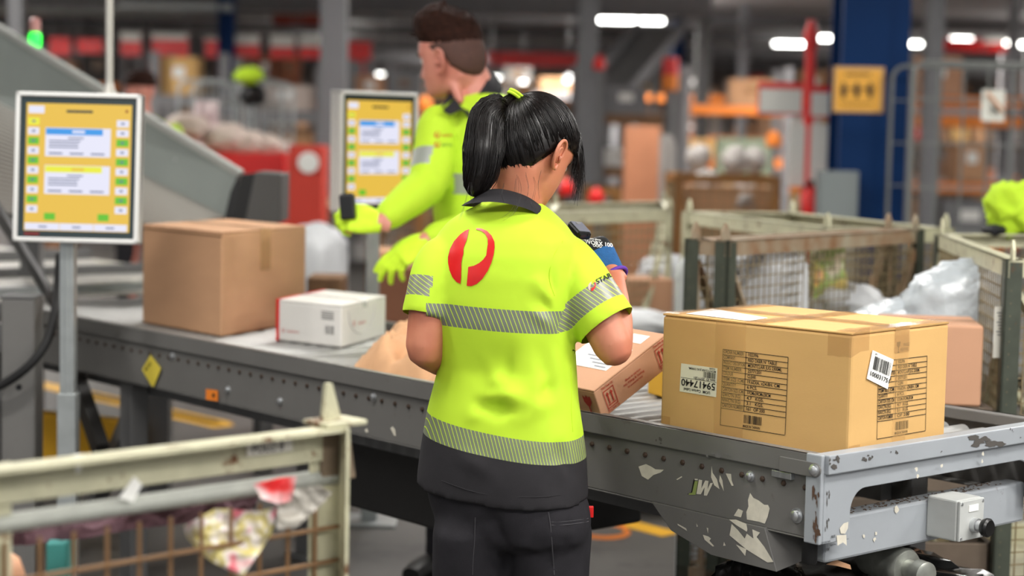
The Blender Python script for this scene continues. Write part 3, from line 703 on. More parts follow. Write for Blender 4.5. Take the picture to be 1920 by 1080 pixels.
# white carton with red stripe
wc = Crate('carton', Zp(640, 653, R_TOP), Zp(518, 638, R_TOP), Zp(723, 629, R_TOP), R_TOP, R_TOP + .124, WBOX, 'small white carton with a red edge, standing in front of the brown carton')
b = MB(); b.box(wc.B - wc.X.normalized()*.012 - wc.Y.normalized()*.0012, wc.X.normalized()*.0132, wc.Y + wc.Y.normalized()*.0024, ZV*(wc.h + .0015)); b.build('red_edge', RED, wc.root)
EMB_L = [(225, 135), (190, 150), (150, 180), (100, 235), (65, 300), (48, 370), (48, 420), (60, 480), (85, 540), (120, 580), (152, 595), (158, 540), (160, 480), (160, 420), (168, 375), (178, 340), (178, 300), (190, 265), (205, 230), (215, 185)]
EMB_R = [(285, 127), (330, 130), (375, 150), (415, 190), (437, 240), (440, 290), (432, 350), (412, 420), (380, 490), (335, 555), (290, 595), (245, 615), (205, 612), (212, 530), (218, 453), (265, 443), (310, 420), (345, 390), (370, 355), (375, 310), (383, 260), (380, 215), (360, 175), (325, 150), (285, 140)]
def emblem(mb, c_, X, Y, h_):
    k = h_ / 490
    for P in (EMB_L, EMB_R): mb.flat([Vector(c_) + Vector(X)*((x-245)*k) - Vector(Y)*((y-370)*k) for x, y in P])
b = MB(); n_ = wc.face(1)[1]; emblem(b, wc.at(1, 664, 606), wc.Y.normalized(), ZV, .018)
b.text('Australia Post', wc.at(1, 672, 608), wc.Y.normalized(), ZV, .007, .062)
b.build('red_print', REDINK, wc.root); b = MB()
n_ = wc.face(0)[1]; emblem(b, wc.at(0, 531, 619), -wc.X.normalized(), ZV, .014); b.text('Australia Post', wc.at(0, 537, 622), -wc.X.normalized(), ZV, .006, .052)
b.build('red_print', REDINK, wc.root)
b = MB(); barcode(b, wc.at(0, 609, 626), -wc.X.normalized(), ZV, .036, .026, 3, 9)
for i in range(4):
    q = wc.at(0, 602, 585 + i*4.2); b.quad(q, q - wc.X.normalized()*.052, q - wc.X.normalized()*.052 + ZV*.0028, q + ZV*.0028)
b.build('grey_print', mat('grey_ink', (.42, .42, .42), .7), wc.root)
b = MB(); cc = wc.at(1, 678, 612)
arc = [cc + wc.Y.normalized()*(.11*math.cos(t)) + ZV*(.055 + .075*math.sin(t)) for t in [math.pi*(1.0 + k/20) for k in range(21)]]
arc = [p for p in arc if p.z < R_TOP + .123]
b.tube(arc, .0011, 4); b.build('curved_print', mat('pale_grey_ink', (.74, .73, .73), .7), wc.root)
seam(wc, 10, .04, .02, mat('white_tape', (.84, .84, .84), .2, alpha=.5))

# tilted carton leaning up on a yellow box
Aq = Zp(1112, 733, .872); tau = R(27); tv = (cv_*math.cos(tau) + ZV*math.sin(tau)); tn = (-cv_*math.sin(tau) + ZV*math.cos(tau))
tu = (cu_*.985 + cv_*.05 + ZV*.06).normalized(); tu = (tu - tv*tu.dot(tv)).normalized(); tn = tv.cross(tu).normalized()
Lv, Lu, Ln = .245, .36, .074
te = empty('carton', Aq - tn*Ln, 0, 'flat brown carton with red this-way-up arrows, tilted in front of the bare-elbowed worker', 'box')
b = MB(); b.box(Aq - tn*Ln, tv*Lv, tu*Lu, tn*(Ln-.004)); b.build('body', CARDP, te, bevel=.003)
b = MB(); b.box(Aq - tn*.004 - tu*.0015, tv*Lv, tu*Lu, tn*.0045); b.build('lid', CARDP, te, bevel=.0025)
def TF(a, c_): return Aq + tv*a - tn*c_ - tu*.0022        # point on the long face: along, down
b = MB()
def arrows(a0, c0, s_):
    o_ = TF(a0, c0)
    def P(x, y): return o_ + tv*(x*s_) - tn*(y*s_)
    for (x0, y0, x1, y1) in [(0, 0, 1, .06), (0, 1.24, 1, 1.3), (0, 0, .06, 1.3), (.94, 0, 1, 1.3), (.15, 1.05, .85, 1.13), (.26, .35, .36, 1.0), (.62, .35, .72, 1.0)]:
        b.quad(P(x0, y0), P(x1, y0), P(x1, y1), P(x0, y1))
    for cx_ in (.31, .67): b.flat([P(cx_-.15, .4), P(cx_, .17), P(cx_+.15, .4)])
    b.text('This Side Up', P(-.05, -.15), tv, tn, s_*.16, s_*1.1); b.text('This Side Up', P(-.05, 1.5), tv, tn, s_*.16, s_*1.1)
DRI = mat('dark_red_ink', (.66, .19, .14), .75)
arrows(.022, .017, .034); b.build('arrow_print', DRI, te); b = MB(); arrows(.198, .015, .034); b.build('arrow_print', DRI, te); b = MB()
for i, (s_, w_) in enumerate((('Best in carton', .05), ('No Filling & Sealing', .068), ('for commercial items', .05))):
    b.text(s_, TF(.118, .032 + i*.009), tv, tn, .0055, w_, 'C')
b.build('lettering_print', DRI, te); b = MB()
g0 = Aq + tu*.028 - tn*.016 - tv*.0006
def G(x, y): return g0 + tu*x - tn*y - tv*.0012
b.flat([G(-.012, 0), G(-.004, .004), G(.0, -.002), G(.005, .006), (G(.012, 0)), G(.012, .016), G(.006, .025), G(.002, .028), G(.002, .044), G(.008, .048), G(-.008, .048), G(-.002, .044), G(-.002, .028), G(-.006, .025), G(-.012, .016)])
b.build('red_print', mat('dark_red_ink', (.66, .19, .14), .75), te)
lb = MB(); TT = lambda a, c_: Aq + tv*a + tu*c_ + tn*.001
lb.prism([TT(.075, .03), TT(.165, .03), TT(.165, .17), TT(.075, .17)], tn*.0006); lbo = lb.build('paper_label', WHITE, te)
b = MB()
for i in range(6): b.quad(*[TT(.082 + .012*i + x, y) + tn*.0012 for x, y in ((0, .04), (.005, .04), (.005, .04 + .09*((i*5) % 4 + 2)/5), (0, .04 + .09*((i*5) % 4 + 2)/5))])
b.build('label_print', MATS['grey_print'], lbo)
lb = MB(); lb.prism([TT(.192, .03), TT(.225, .03), TT(.225, .08), TT(.192, .08)], tn*.0006); lb.build('paper_label', WHITE, te)
# what it leans on
yq = Zp(1195, 740, R_TOP)
yb = empty('carton', yq, 0, 'yellow carton wedged under the tilted carton', 'box')
b = MB(); b.box(yq + cv_*.035, -cu_*.075 - cv_*.02, cv_*.16, ZV*.075); b.build('body', CARDY, yb, bevel=.004)
MB().box(yq + cv_*.035 + ZV*.075, -cu_*.075 - cv_*.02, cv_*.08, ZV*.003).build('flap', CARDY, yb, bevel=.001)
b = MB(); c_ = Zp(1243, 742, R_TOP) + cv_*.02
rb = []
for i in range(9):
    t = i/8; rb.append(ell(c_ + ZV*(.002 + .10*t) + cv_*.02*t, cu_, cv_, .024*(1 - .35*abs(t-.45)), .022*(1-.3*t), 20, 2.6))
b.loft(rb); b.build('red_satchel', mat('red_plastic_mailer', (.85, .10, .07), .35, bump=.3, bscale=30), loc=c_, smooth=True, label='crumpled red plastic satchel between the tilted and the golden carton', cat='parcel')
# crumpled kraft bag
P0 = [Zp(662, 683, R_TOP + .01), Zp(735, 636, R_TOP + .02), Zp(900, 680, R_TOP), Zp(840, 728, R_TOP)]
b = MB(); NX, NY = 46, 30; vs = []
for j in range(NY+1):
    for i in range(NX+1):
        s_, t = i/NX, j/NY
        p = P0[0]*(1-s_)*(1-t) + P0[3]*s_*(1-t) + P0[1]*(1-s_)*t + P0[2]*s_*t
        e_ = min(1, 5*min(t, 1-t)*1.4) ** .6 * min(1, s_*4.0 + .05) ** .7
        q = p*14; hgt = .072*e_*(.75 + .6*noise.noise(q*.6)) + .045*e_*(.5 - abs(noise.noise(q*.9 + V(3, 1, 0))))*1.6 - .016*abs(noise.noise(q*1.8)) + .002*noise.noise(q*5)
        vs.append(V(p.x, p.y, R_TOP + .003 + max(0, hgt)))
fs = [(j*(NX+1)+i, j*(NX+1)+i+1, (j+1)*(NX+1)+i+1, (j+1)*(NX+1)+i) for j in range(NY) for i in range(NX)]
k = len(vs); b.add(vs, fs); b.add([V(p.x, p.y, R_TOP + .001) for p in vs], [tuple(reversed(f)) for f in fs])
kb = b.build('paper_bag', KRAFT, loc=P0[0], smooth='all', label='crumpled brown kraft paper bag lying on the rollers', cat='bag')
# ------------------------------------------------------------------ figures: shared builders
def head_rings(k=1.0, n=56, female=False):
    """head in local axes: x right, y forward, z up, origin between the ears; returns rings"""
    prof = [(.117, .012, -.02, .014), (.112, .036, -.046, .034), (.104, .056, -.066, .050), (.090, .075, -.083, .063), (.070, .088, -.094, .072), (.045, .094, -.099, .0765),
            (.020, .0945, -.099, .077), (.006, .090, -.098, .0755), (-.006, .0885, -.096, .0745), (-.018, .0895, -.091, .0735), (-.030, .090, -.084, .072), (-.042, .0895, -.075, .0695),
            (-.054, .088, -.064, .066), (-.066, .0875, -.052, .062), (-.078, .086, -.040, .0565), (-.090, .084, -.028, .050), (-.100, .079, -.014, .042), (-.108, .068, .004, .030), (-.111, .052, .02, .014)]
    out = []
    for z, yf, yb, w_ in prof:
        ring = []
        for i in range(n):
            t = 2*math.pi*i/n; cs, sn = math.cos(t), math.sin(t)
            x = w_*math.copysign(abs(sn)**.92, sn); y = yf*cs if cs > 0 else -yb*cs
            if cs > 0:
                ax = abs(x)
                nose = max(0, 1 - abs((z + .030)/.030))**.8 if z > -.046 else 0
                nose = {-.030: .85, -.042: 1.0, -.018: .62, -.006: .38, .006: .2}.get(z, 0)
                y += .021*nose*math.exp(-(x/(.008 + .004*nose))**2)
                y -= .010*math.exp(-((ax-.031)/.014)**2)*math.exp(-((z-.002)/.011)**2)
                y += .0045*math.exp(-((z-.022)/.009)**2)*math.exp(-((ax-.02)/.03)**2)
                y += .0055*math.exp(-((z+.066)/.007)**2)*math.exp(-(x/.018)**2)
                y -= .003*math.exp(-((z+.056)/.004)**2)*math.exp(-(x/.02)**2)
                y += .006*math.exp(-((z+.096)/.010)**2)*math.exp(-(x/.02)**2)
            ring.append(V(x*k, y*k, z*k))
        out.append(ring)
    return out
def ear(mb, M, side, k=1.0):
    """outer ear: rim, bowl and lobe in head axes, then through M"""
    def P(a, b, c): return M @ V(side*(.074 + c)*k, (-.008 + a)*k, (-.012 + b)*k)
    rim = [(.012, -.010, .002), (.014, .006, .004), (.012, .020, .008), (.004, .030, .012), (-.007, .031, .015), (-.016, .022, .017), (-.019, .008, .017), (-.016, -.008, .014), (-.009, -.021, .010), (0, -.029, .007), (.008, -.027, .004), (.011, -.017, .002)]
    mb.tube(spline([P(*q) for q in rim], 4), [.0036*k]*45, 8)
    ring0 = [P(*q) for q in spline([V(*q) for q in rim], 3)]; c_ = P(-.002, .002, .000); n = len(ring0)
    mid = [(p*.55 + c_*.45) for p in ring0]
    back = [p - (M.to_3x3() @ V(side*.006*k, 0, 0)) for p in ring0]
    mb.add(ring0 + mid + [c_] + back, [(i, (i+1) % n, n+(i+1) % n, n+i) for i in range(n)] + [(n+i, n+(i+1) % n, 2*n) for i in range(n)] + [((i+1) % n, i, 2*n+1+i, 2*n+1+(i+1) % n) for i in range(n)])
    mb.tube(spline([P(.004, -.014, .003), P(-.006, -.006, .009), P(-.008, .010, .011), P(.0, .018, .009)], 4), [.003*k]*13, 6)
    mb.tube([P(.010, -.008, .004), P(.008, .000, .006), P(.012, .004, .003)], [.003*k, .0045*k, .002*k], 6)
def frame(loc, fwd, upv):
    """matrix with y = fwd, z close to upv"""
    y = Vector(fwd).normalized(); x = y.cross(Vector(upv)).normalized(); z = x.cross(y)
    m_ = Matrix((x, y, z)).transposed().to_4x4(); m_.translation = Vector(loc); return m_
def hand_parts(mb, M, curls, thumb=(.35, .3, .3), side=1, k=1.0, fat=1.0, spread=.06, w0_=-.035):
    """hand in local axes: y to the fingers, z back of hand, thumb on +x*side; wrist at the origin"""
    def T(p): return M @ V(p[0]*side*k, p[1]*k, p[2]*k)
    rings = []
    for y, cx_, rx, rz in [(w0_, 0, .0245, .0195), (max(0, w0_ + .004), 0, .026, .019), (.02, .002, .033, .019), (.05, .002, .040, .0175), (.078, 0, .040, .0145), (.090, 0, .036, .011)]:
        rings.append([T((cx_ + rx*fat*math.cos(t), y, rz*fat*math.sin(t))) for t in [2*math.pi*i/20 for i in range(20)]])
    mb.loft(rings)
    bases = [(.029, .083, .0), (.0095, .089, .001), (-.0100, .086, .0), (-.0285, .077, -.002)]
    lens = [(.042, .025, .021), (.046, .028, .022), (.042, .026, .021), (.033, .020, .018)]
    rad = [.0092, .0094, .0089, .0079]
    for i in range(4):
        p = V(*bases[i]); pts = [p - V(0, .02, 0), p]; ang = 0; sp = spread*(1.5 - i)
        for j in range(3):
            ang += curls[i][j]; d = V(math.sin(sp)*math.cos(ang), math.cos(ang)*math.cos(sp), -math.sin(ang)); p = p + d*lens[i][j]; pts.append(p)
        r_ = rad[i]*fat
        chain(mb, [T(q) for q in pts], [r_*1.05*k, r_*1.06*k, r_*.98*k, r_*.92*k, r_*.80*k], 12)
    p = V(.024, .018, -.004); pts = [p]; d = V(.72, .66, -.22).normalized()
    for j, ln in enumerate((.042, .032, .026)):
        a = thumb[j]; d = (Matrix.Rotation(a*.8, 3, 'Z') @ (Matrix.Rotation(-a*.7, 3, 'X') @ d)).normalized() if j else d
        if j == 0: d = (d + V(0, thumb[0]*.6, -thumb[0]*.9)).normalized()
        p = p + d*ln; pts.append(p)
    chain(mb, [T(q) for q in pts], [.0150*fat*k, .0125*fat*k, .0105*fat*k, .0088*fat*k], 12)
def skin_mesh(name, vf, mats, parent, origin=None, mi=None, label=None):
    b = MB(); b.add(*vf)
    if mi: b.mi = mi
    return b.build(name, mats, parent, smooth='all', loc=origin)
def split_build(vf, zones, root, normals=True):
    """vf cut into separate meshes by zone index per face, with the unbroken surface's normals"""
    vs, fs, zi = vf
    me = bpy.data.meshes.new('t'); me.from_pydata(vs, [], fs); me.update()
    nor = [Vector(v.normal) for v in me.vertices]; bpy.data.meshes.remove(me); made = {}
    for z, (name, mt, par) in zones.items():
        sel = [f for f, k in zip(fs, zi) if k == z]
        if not sel: continue
        ids = sorted({i for f in sel for i in f}); mp = {g: l for l, g in enumerate(ids)}
        b = MB(); b.add([vs[i] for i in ids], [[mp[i] for i in f] for f in sel])
        parent = made[par] if isinstance(par, int) else root
        o = b.build(name, mt, parent, smooth='all')
        try: o.data.normals_split_custom_set_from_vertices([nor[i] for i in ids])
        except Exception as ex: print('normals', ex)
        made[z] = o
    return made
def cut(vs, fs, planes):
    """cut the surface along planes so zones have clean edges; planes = (point, normal, filter or None)"""
    bm = bmesh.new(); V_ = [bm.verts.new(p) for p in vs]
    for f in fs:
        try: bm.faces.new([V_[i] for i in f])
        except ValueError: pass
    for p, n, flt in planes:
        fa = [f for f in bm.faces if flt is None or flt(f.calc_center_median())]
        es = {e for f in fa for e in f.edges}; vv = {v for f in fa for v in f.verts}
        bmesh.ops.bisect_plane(bm, geom=list(vv) + list(es) + fa, plane_co=p, plane_no=n)
    bm.verts.index_update(); vs2 = [v.co.copy() for v in bm.verts]; fs2 = [tuple(v.index for v in f.verts) for f in bm.faces]
    bm.free(); return vs2, fs2
def folds(vs, fs, lines, grain=0., seed=0):
    """push the cloth in and out along fold lines (a, b, width, height)"""
    me = bpy.data.meshes.new('t'); me.from_pydata(vs, [], fs); me.update()
    nor = [Vector(v.normal) for v in me.vertices]; bpy.data.meshes.remove(me); out = []
    P = np.array([tuple(v) for v in vs]); D = np.zeros(len(vs))
    for a, b, wd, ht in lines:
        a, b = np.array(a), np.array(b); ab = b-a; L = ab @ ab
        t = ((P-a) @ ab)/L; tc = np.clip(t, 0, 1); dist = np.linalg.norm(P - a - tc[:, None]*ab, axis=1)
        D += ht*np.exp(-(dist/wd)**2)*np.clip(np.sin(np.pi*np.clip(t*.9+.05, 0, 1)), 0, 1)
    for i, v in enumerate(vs):
        g = grain*noise.noise(v*9 + V(seed, 0, 0)) if grain else 0
        out.append(v + nor[i]*(D[i] + g))
    return out
def bvh_of(vs, fs): return BVHTree.FromPolygons(vs, fs)
def decal2d(polys, bvh, off=.0012, cuts=4, tri=None):
    """flat shapes in picture coordinates laid onto a surface along the view; returns MB"""
    b = MB()
    items = tri if tri else []
    for P in polys or []:
        bm = bmesh.new(); vv = [bm.verts.new((x, y, 0)) for x, y in P]
        for t in geometry.tessellate_polygon([[V(x, y, 0) for x, y in P]]):
            try: bm.faces.new([vv[i] for i in t])
            except ValueError: pass
        for _ in range(cuts):
            es = [e for e in bm.edges if e.calc_length() > 5]
            if not es: break
            bmesh.ops.subdivide_edges(bm, edges=es, cuts=1); bmesh.ops.triangulate(bm, faces=bm.faces)
        bm.verts.index_update()
        items.append(([(v.co.x, v.co.y) for v in bm.verts], [tuple(v.index for v in f.verts) for f in bm.faces])); bm.free()
    for pts, fs in items:
        vs = []; ok = []
        for x, y in pts:
            h = bvh.ray_cast(CAM, ray(x, y).normalized())
            ok.append(h[0] is not None); vs.append((h[0] + h[1]*off*(1 if h[1].dot(ray(x, y)) < 0 else -1)) if h[0] is not None else V(0, 0, 0))
        b.add(vs, [f for f in fs if all(ok[i] for i in f)])
    return b
def eyes_face(par, M, k, brow_m):
    """eyes, brows and lips as small pieces of the face"""
    b = MB()
    for s_ in (-1, 1):
        c_ = M @ V(s_*.031*k, .079*k, .001*k)
        b._lathe(c_ - (M.to_3x3() @ V(0, .004, 0))*k, (M.to_3x3() @ V(0, 1, 0)).normalized(), [(0, .011*k), (.004*k, .0095*k), (.007*k, .005*k), (.0075*k, .001)], 14)
    b.build('eyes', mat('eye_white', (.85, .84, .82), .2), par, smooth=True)
    b = MB()
    for s_ in (-1, 1): b.tube(spline([M @ V(s_*.014*k, .0975*k, .020*k), M @ V(s_*.03*k, .094*k, .026*k), M @ V(s_*.045*k, .082*k, .021*k)], 4), .0028*k, 6)
    b.build('eyebrows', brow_m, par)
    b = MB(); b.tube(spline([M @ V(-.022*k, .080*k, -.066*k), M @ V(-.008*k, .0925*k, -.0655*k), M @ V(.008*k, .0925*k, -.0655*k), M @ V(.022*k, .080*k, -.066*k)], 4), .0035*k, 6)
    b.build('lips', mat('lip_skin', (.66, .36, .33), .45), par)

# ------------------------------------------------------------------ the ponytailed worker
WD = 3.72
PHI = R(24)                                  # turned this much from straight away towards the conveyor
wX = V(math.cos(PHI), -math.sin(PHI), 0); wY = V(math.sin(PHI), math.cos(PHI), 0)
feet = U(945, 800, WD); woman_o = V(feet.x, feet.y, 0)
def torso_ring(py, L_, R_, b_, dd=0., e=2.3, inset=0., tilt=0.):
    a3, c3 = U(L_, py, WD + dd), U(R_, py, WD + dd); c_ = (a3 + c3)/2; wa = (c3 - a3).length/2 - inset; b_ -= inset
    a_ = math.sqrt(max(1e-4, wa*wa - (b_*math.sin(PHI))**2))/math.cos(PHI)
    r_ = ell(c_, wX, wY, a_, b_, 48, e)
    zc = c_.z
    return [V(p.x, p.y, zc + (p - c_).dot(V(0, 1, 0))*tilt + (p - c_).dot(V(1, 0, 0))*(-.02)) for p in r_]
SH = [(376, 912, 1006, .055, .03), (388, 893, 1026, .072, .028), (402, 866, 1044, .086, .024), (420, 842, 1062, .098, .02), (445, 822, 1078, .108, .016), (475, 810, 1084, .115, .012), (515, 803, 1082, .118, .008),
      (560, 801, 1076, .117, .004), (600, 806, 1073, .114, 0), (645, 815, 1075, .110, 0), (690, 824, 1079, .108, 0), (730, 815, 1081, .112, 0), (770, 805, 1085, .118, 0), (810, 798, 1090, .123, 0), (850, 791, 1095, .127, 0), (892, 785, 1099, .130, 0), (925, 783, 1101, .131, 0)]
SR = [U(1028, 478, WD+.02), U(1062, 503, WD+.0), U(1100, 556, WD-.03), U(1140, 614, WD-.05)]       # near sleeve axis
SL = [U(858, 478, WD+.02), U(828, 500, WD+.0), U(812, 548, WD-.02), U(801, 597, WD-.03)]
ELB_R, WR_R = U(1150, 650, WD-.055), U(1146, 513, WD+.125)
ELB_L, WR_L = U(796, 652, WD-.03), U(880, 700, WD+.20)
# body under the clothes, one skin: torso, legs, arms, neck, head
HD = frame(U(996, 286, WD+.045), wY*math.cos(R(14)) + wX*math.sin(R(14)), ZV)
hf = (V(math.sin(R(42)), math.cos(R(42)), 0)*math.cos(R(30)) - ZV*math.sin(R(30)))
HM = frame(U(1000, 284, WD+.05), hf, ZV)
HK = .93
body = MB()
body.loft([torso_ring(py, L_, R_, b_, dd, 2.3, .02) for py, L_, R_, b_, dd in SH])
hipL, hipR = U(872, 930, WD), U(1020, 930, WD)
kneeL, kneeR = woman_o - wX*.085 + ZV*.42 + wY*.02, woman_o + wX*.10 + ZV*.42 + wY*.02
ankL, ankR = woman_o - wX*.09 + ZV*.08 - wY*.02, woman_o + wX*.11 + ZV*.08 - wY*.02
for h_, kn, an in ((hipL, kneeL, ankL), (hipR, kneeR, ankR)): chain(body, [h_, (h_+kn)/2, kn, (kn+an)/2 - wY*.01, an], [.060, .054, .046, .044, .034], 18)
chain(body, [SR[0], SR[1], (SR[2]+SR[3])/2, ELB_R], [.034, .042, .044, .040], 18)
fa = WR_R - ELB_R; chain(body, [ELB_R, ELB_R + fa*.12, ELB_R + fa*.35, ELB_R + fa*.7, WR_R], [.0385, .041, .0415, .034, .026], 18)
chain(body, [SL[0], SL[1], (SL[2]+SL[3])/2, ELB_L], [.034, .041, .043, .039], 18)
fa = WR_L - ELB_L; chain(body, [ELB_L, ELB_L + fa*.12, ELB_L + fa*.35, ELB_L + fa*.7, WR_L], [.038, .040, .039, .033, .025], 18)
nb = U(955, 402, WD+.035)
chain(body, [nb - ZV*.04, nb + ZV*.01, U(968, 372, WD+.035), HM @ V(0, -.028, -.05), HM @ V(0, -.01, 0)], [.068, .060, .054, .055, .05], 18)
hr = head_rings(HK); body.loft([[HM @ p for p in r_] for r_ in hr])
LH = frame(WR_L, WR_L - ELB_L, ZV)
hand_parts(body, frame(WR_L, (WR_L - ELB_L), wX*-1), [(.5, .6, .4)]*4, side=1, k=.92)
hand_parts(body, frame(WR_R + V(0, 0, .004), (U(1096, 452, WD+.17) - WR_R), V(.35, -.9, .35)), [(.9, 1.1, .7)]*4, (.6, .5, .4), side=-1, k=.9)
vs, fs = remesh(body, .0048, 4)
eb = MB(); ear(eb, HM, 1, .98); ear(eb, HM, -1, .98)
sk = MB(); sk.add(vs, fs); sk.add(eb.v, eb.f)
woman = sk.build('person', SKINW, loc=woman_o, smooth='all', label='person with a dark ponytail in a lime short-sleeved shirt, red emblem on the back', cat='person')
eyes_face(woman, HM, HK, HAIRK)
# shirt: torso and sleeves as one cloth surface, cut into its coloured panels
sh = MB(); rg = [torso_ring(*r_[:4], r_[4]) for r_ in SH]
sh.loft(rg[:-1] + [torso_ring(918, 783, 1101, .131, 0, 2.3, 0, .10)])
def sleeve(mb, axis, rads, end_n):
    pts = spline(axis, 5); m_ = len(pts); rr = np.interp(np.linspace(0, 1, m_), np.linspace(0, 1, len(rads)), rads)
    rings = []
    for i, p in enumerate(pts):
        t = (pts[min(m_-1, i+1)] - pts[max(0, i-1)]).normalized(); x = t.cross(V(0, 1, 0)).normalized(); y = t.cross(x)
        rings.append(ell(p, x, y, rr[i], rr[i]*.95, 32))
    mb.loft(rings)
sleeve(sh, SR, [.05, .064, .065, .0635, .0640], None); sleeve(sh, SL, [.048, .058, .055, .052, .052], None)
vs, fs = remesh(sh, .0062, 7, .5)
q = lambda x, y, d=0: U(x, y, WD - .115 + d)
FL = [(q(1040, 560), q(1070, 620), .014, -.012), (q(1000, 520), q(1060, 600), .016, .008), (q(1035, 500), q(1050, 590), .010, -.010), (q(1010, 555), q(1060, 612), .010, -.007), (q(985, 575), q(1050, 625), .012, .006), (q(890, 790), q(840, 700), .022, .006),
      (q(815, 735), q(930, 765), .016, -.008), (q(830, 710), q(900, 740), .015, .006), (q(930, 700), q(985, 760), .022, .007), (q(890, 760), q(1000, 775), .014, -.010), (q(880, 745), q(985, 745), .014, .007),
      (q(960, 790), q(1070, 740), .018, .006), (q(1010, 640), q(1060, 800), .022, -.007), (q(1050, 660), q(1066, 800), .014, .005), (q(850, 640), q(836, 720), .02, -.006), (q(835, 530), q(812, 620), .016, -.006), (q(870, 700), q(960, 680), .03, -.004),
      (q(890, 655), q(985, 790), .018, .006), (q(960, 640), q(930, 790), .016, -.006), (q(1020, 700), q(985, 800), .014, .006), (q(800, 800), q(900, 780), .014, .006), (q(1000, 745), q(1085, 705), .012, -.006),
      (q(1050, 470), q(1075, 560), .012, .006), (q(1065, 480), q(1062, 580), .009, -.008), (q(850, 500), q(820, 560), .012, .004), (q(930, 870), q(1060, 860), .02, -.005), (q(820, 840), q(950, 900), .018, .004), (q(1040, 830), q(1085, 900), .014, -.006)]
vs = folds(vs, fs, [(a_, b_, w_, h_*1.2) for a_, b_, w_, h_ in FL], .003)
sd = (SR[3] - SR[2]).normalized(); sdl = (SL[3] - SL[2]).normalized()
def inR(c_): return (c_ - SR[1]).dot(wX) > -.005 and (c_ - SR[0]).dot(sd) > .05 and (c_ - (SR[3] + sd*((c_-SR[3]).dot(sd)))).length < .105 and (c_ - U(1072, 560, WD)).dot(V(1, 0, -.35).normalized()) > -.012
def inL(c_): return (c_ - SL[2]).dot(wX) < .032 and (c_ - SL[0]).dot(sdl) > .03 and (c_ - U(797, 560, WD)).x < .010 + .18*(c_.z - U(797, 560, WD).z)
def pl(px, py, kx, ky): return U(px, py, WD), V(-kx, -ky, 1).normalized()
b1, b2 = pl(930, 569, -.035, .0), pl(930, 610, -.035, .0)           # chest band
h1, h2 = pl(945, 789, -.10, .09), pl(945, 830, -.10, .09)            # hem band
s1, s2, s3 = SR[3] - sd*.079, SR[3] - sd*.035, SR[3] - sd*.001
l1, l2 = SL[3] - sdl*.078, SL[3] - sdl*.036
notR = lambda c_: not inR(c_) and not inL(c_)
vs, fs = cut(vs, fs, [(b1[0], b1[1], notR), (b2[0], b2[1], notR), (h1[0], h1[1], None), (h2[0], h2[1], None), (s1, sd, inR), (s2, sd, inR), (l1, sdl, inL), (l2, sdl, inL), (SR[3] - sd*.004, sd, inR), (SL[3] - sdl*.004, sdl, inL)])
top_c = U(960, 386, WD+.03)
zi = []; keep = []
for f in fs:
    c_ = sum((vs[i] for i in f), V(0, 0, 0))/len(f)
    if (c_ - SR[3]).dot(sd) > -.004 and (c_ - SR[3]).length < .085: continue          # open sleeve ends
    if (c_ - SL[3]).dot(sdl) > -.004 and (c_ - SL[3]).length < .07 and inL(c_): continue
    z = 0
    if inR(c_): z = 2 if (c_ - s1).dot(sd) > 0 > (c_ - s2).dot(sd) else 0
    elif inL(c_): z = 3 if (c_ - l1).dot(sdl) > 0 > (c_ - l2).dot(sdl) else 0
    else:
        if (c_ - b1[0]).dot(b1[1]) < 0 < (c_ - b2[0]).dot(b2[1]): z = 1
        elif (c_ - h1[0]).dot(h1[1]) < 0 < (c_ - h2[0]).dot(h2[1]): z = 4
        elif (c_ - h2[0]).dot(h2[1]) < 0: z = 5
    keep.append(f); zi.append(z)
TP1 = stripe_mat('reflective_tape_body', (.44, .46, .42), (.78, .90, .18), (1, .25, .36), 130, .15)
TP2 = stripe_mat('reflective_tape_sleeve', (.48, .49, .45), (.78, .90, .18), (.55, .0, .85), 130, .15)
TP3 = stripe_mat('reflective_tape_hem', (.45, .48, .40), (.78, .90, .18), (1, .25, .22), 160, .15)
parts = split_build((vs, keep, zi), {0: ('shirt', LIME, None), 1: ('reflective_band', TP1, 0), 2: ('reflective_band', TP2, 0), 3: ('reflective_band', TP2, 0), 4: ('reflective_band', TP3, 0), 5: ('hem_panel', CHAR, 0)}, woman)
shirt = parts[0]
bv = bvh_of(vs, keep)
emb = decal2d([crop(830, 400, 4.5, EMB_L), crop(830, 400, 4.5, EMB_R)], bv); emb.build('back_emblem', REDV, shirt, smooth='all')
def shr(P, cx_, cy_, s_): return [((x-245)*s_/490 + cx_, (y-370)*s_/490 + cy_) for x, y in P]
e2 = decal2d([shr(EMB_R, 1110, 537, 18)], bv); e2.build('sleeve_emblem', RED, shirt)
e2 = decal2d([shr(EMB_L, 1110, 537, 18)], bv); e2.build('sleeve_emblem', mat('silver_transfer', (.8, .7, .66), .4), shirt)
tv_, tf_ = text2d('STARTRACK'); ca, sa = math.cos(R(-27)), math.sin(R(-27))
e2 = decal2d(None, bv, .0014, tri=[([(1120 + (x*ca*13 + y*sa*13), 533 + (x*sa*13 - y*ca*13)) for x, y in tv_], tf_)]); e2.build('sleeve_lettering', CHAR, shirt)
# seams
def seam_line(pts, bvh, r_, mt, par, name='seam'):
    P = []
    for x, y in pts:
        h = bvh.ray_cast(CAM, ray(x, y).normalized())
        if h[0] is not None: P.append(h[0])
    if len(P) > 2: MB().tube(spline(P, 3), r_, 5).build(name, mt, par)
SEAM = mat('shirt_seam', (.70, .84, .10), .8)
seam_line([(1074, 437), (1055, 452), (1040, 475), (1031, 505), (1031, 530), (1040, 555)], bv, .0011, SEAM, shirt)
seam_line([(1070, 690), (1072, 730), (1071, 770), (1074, 810)], bv, .0011, SEAM, shirt)
seam_line([(786, 880), (830, 902), (900, 925), (980, 932), (1050, 928), (1098, 908)], bv, .0010, CHAR, shirt, 'hem_stitch')
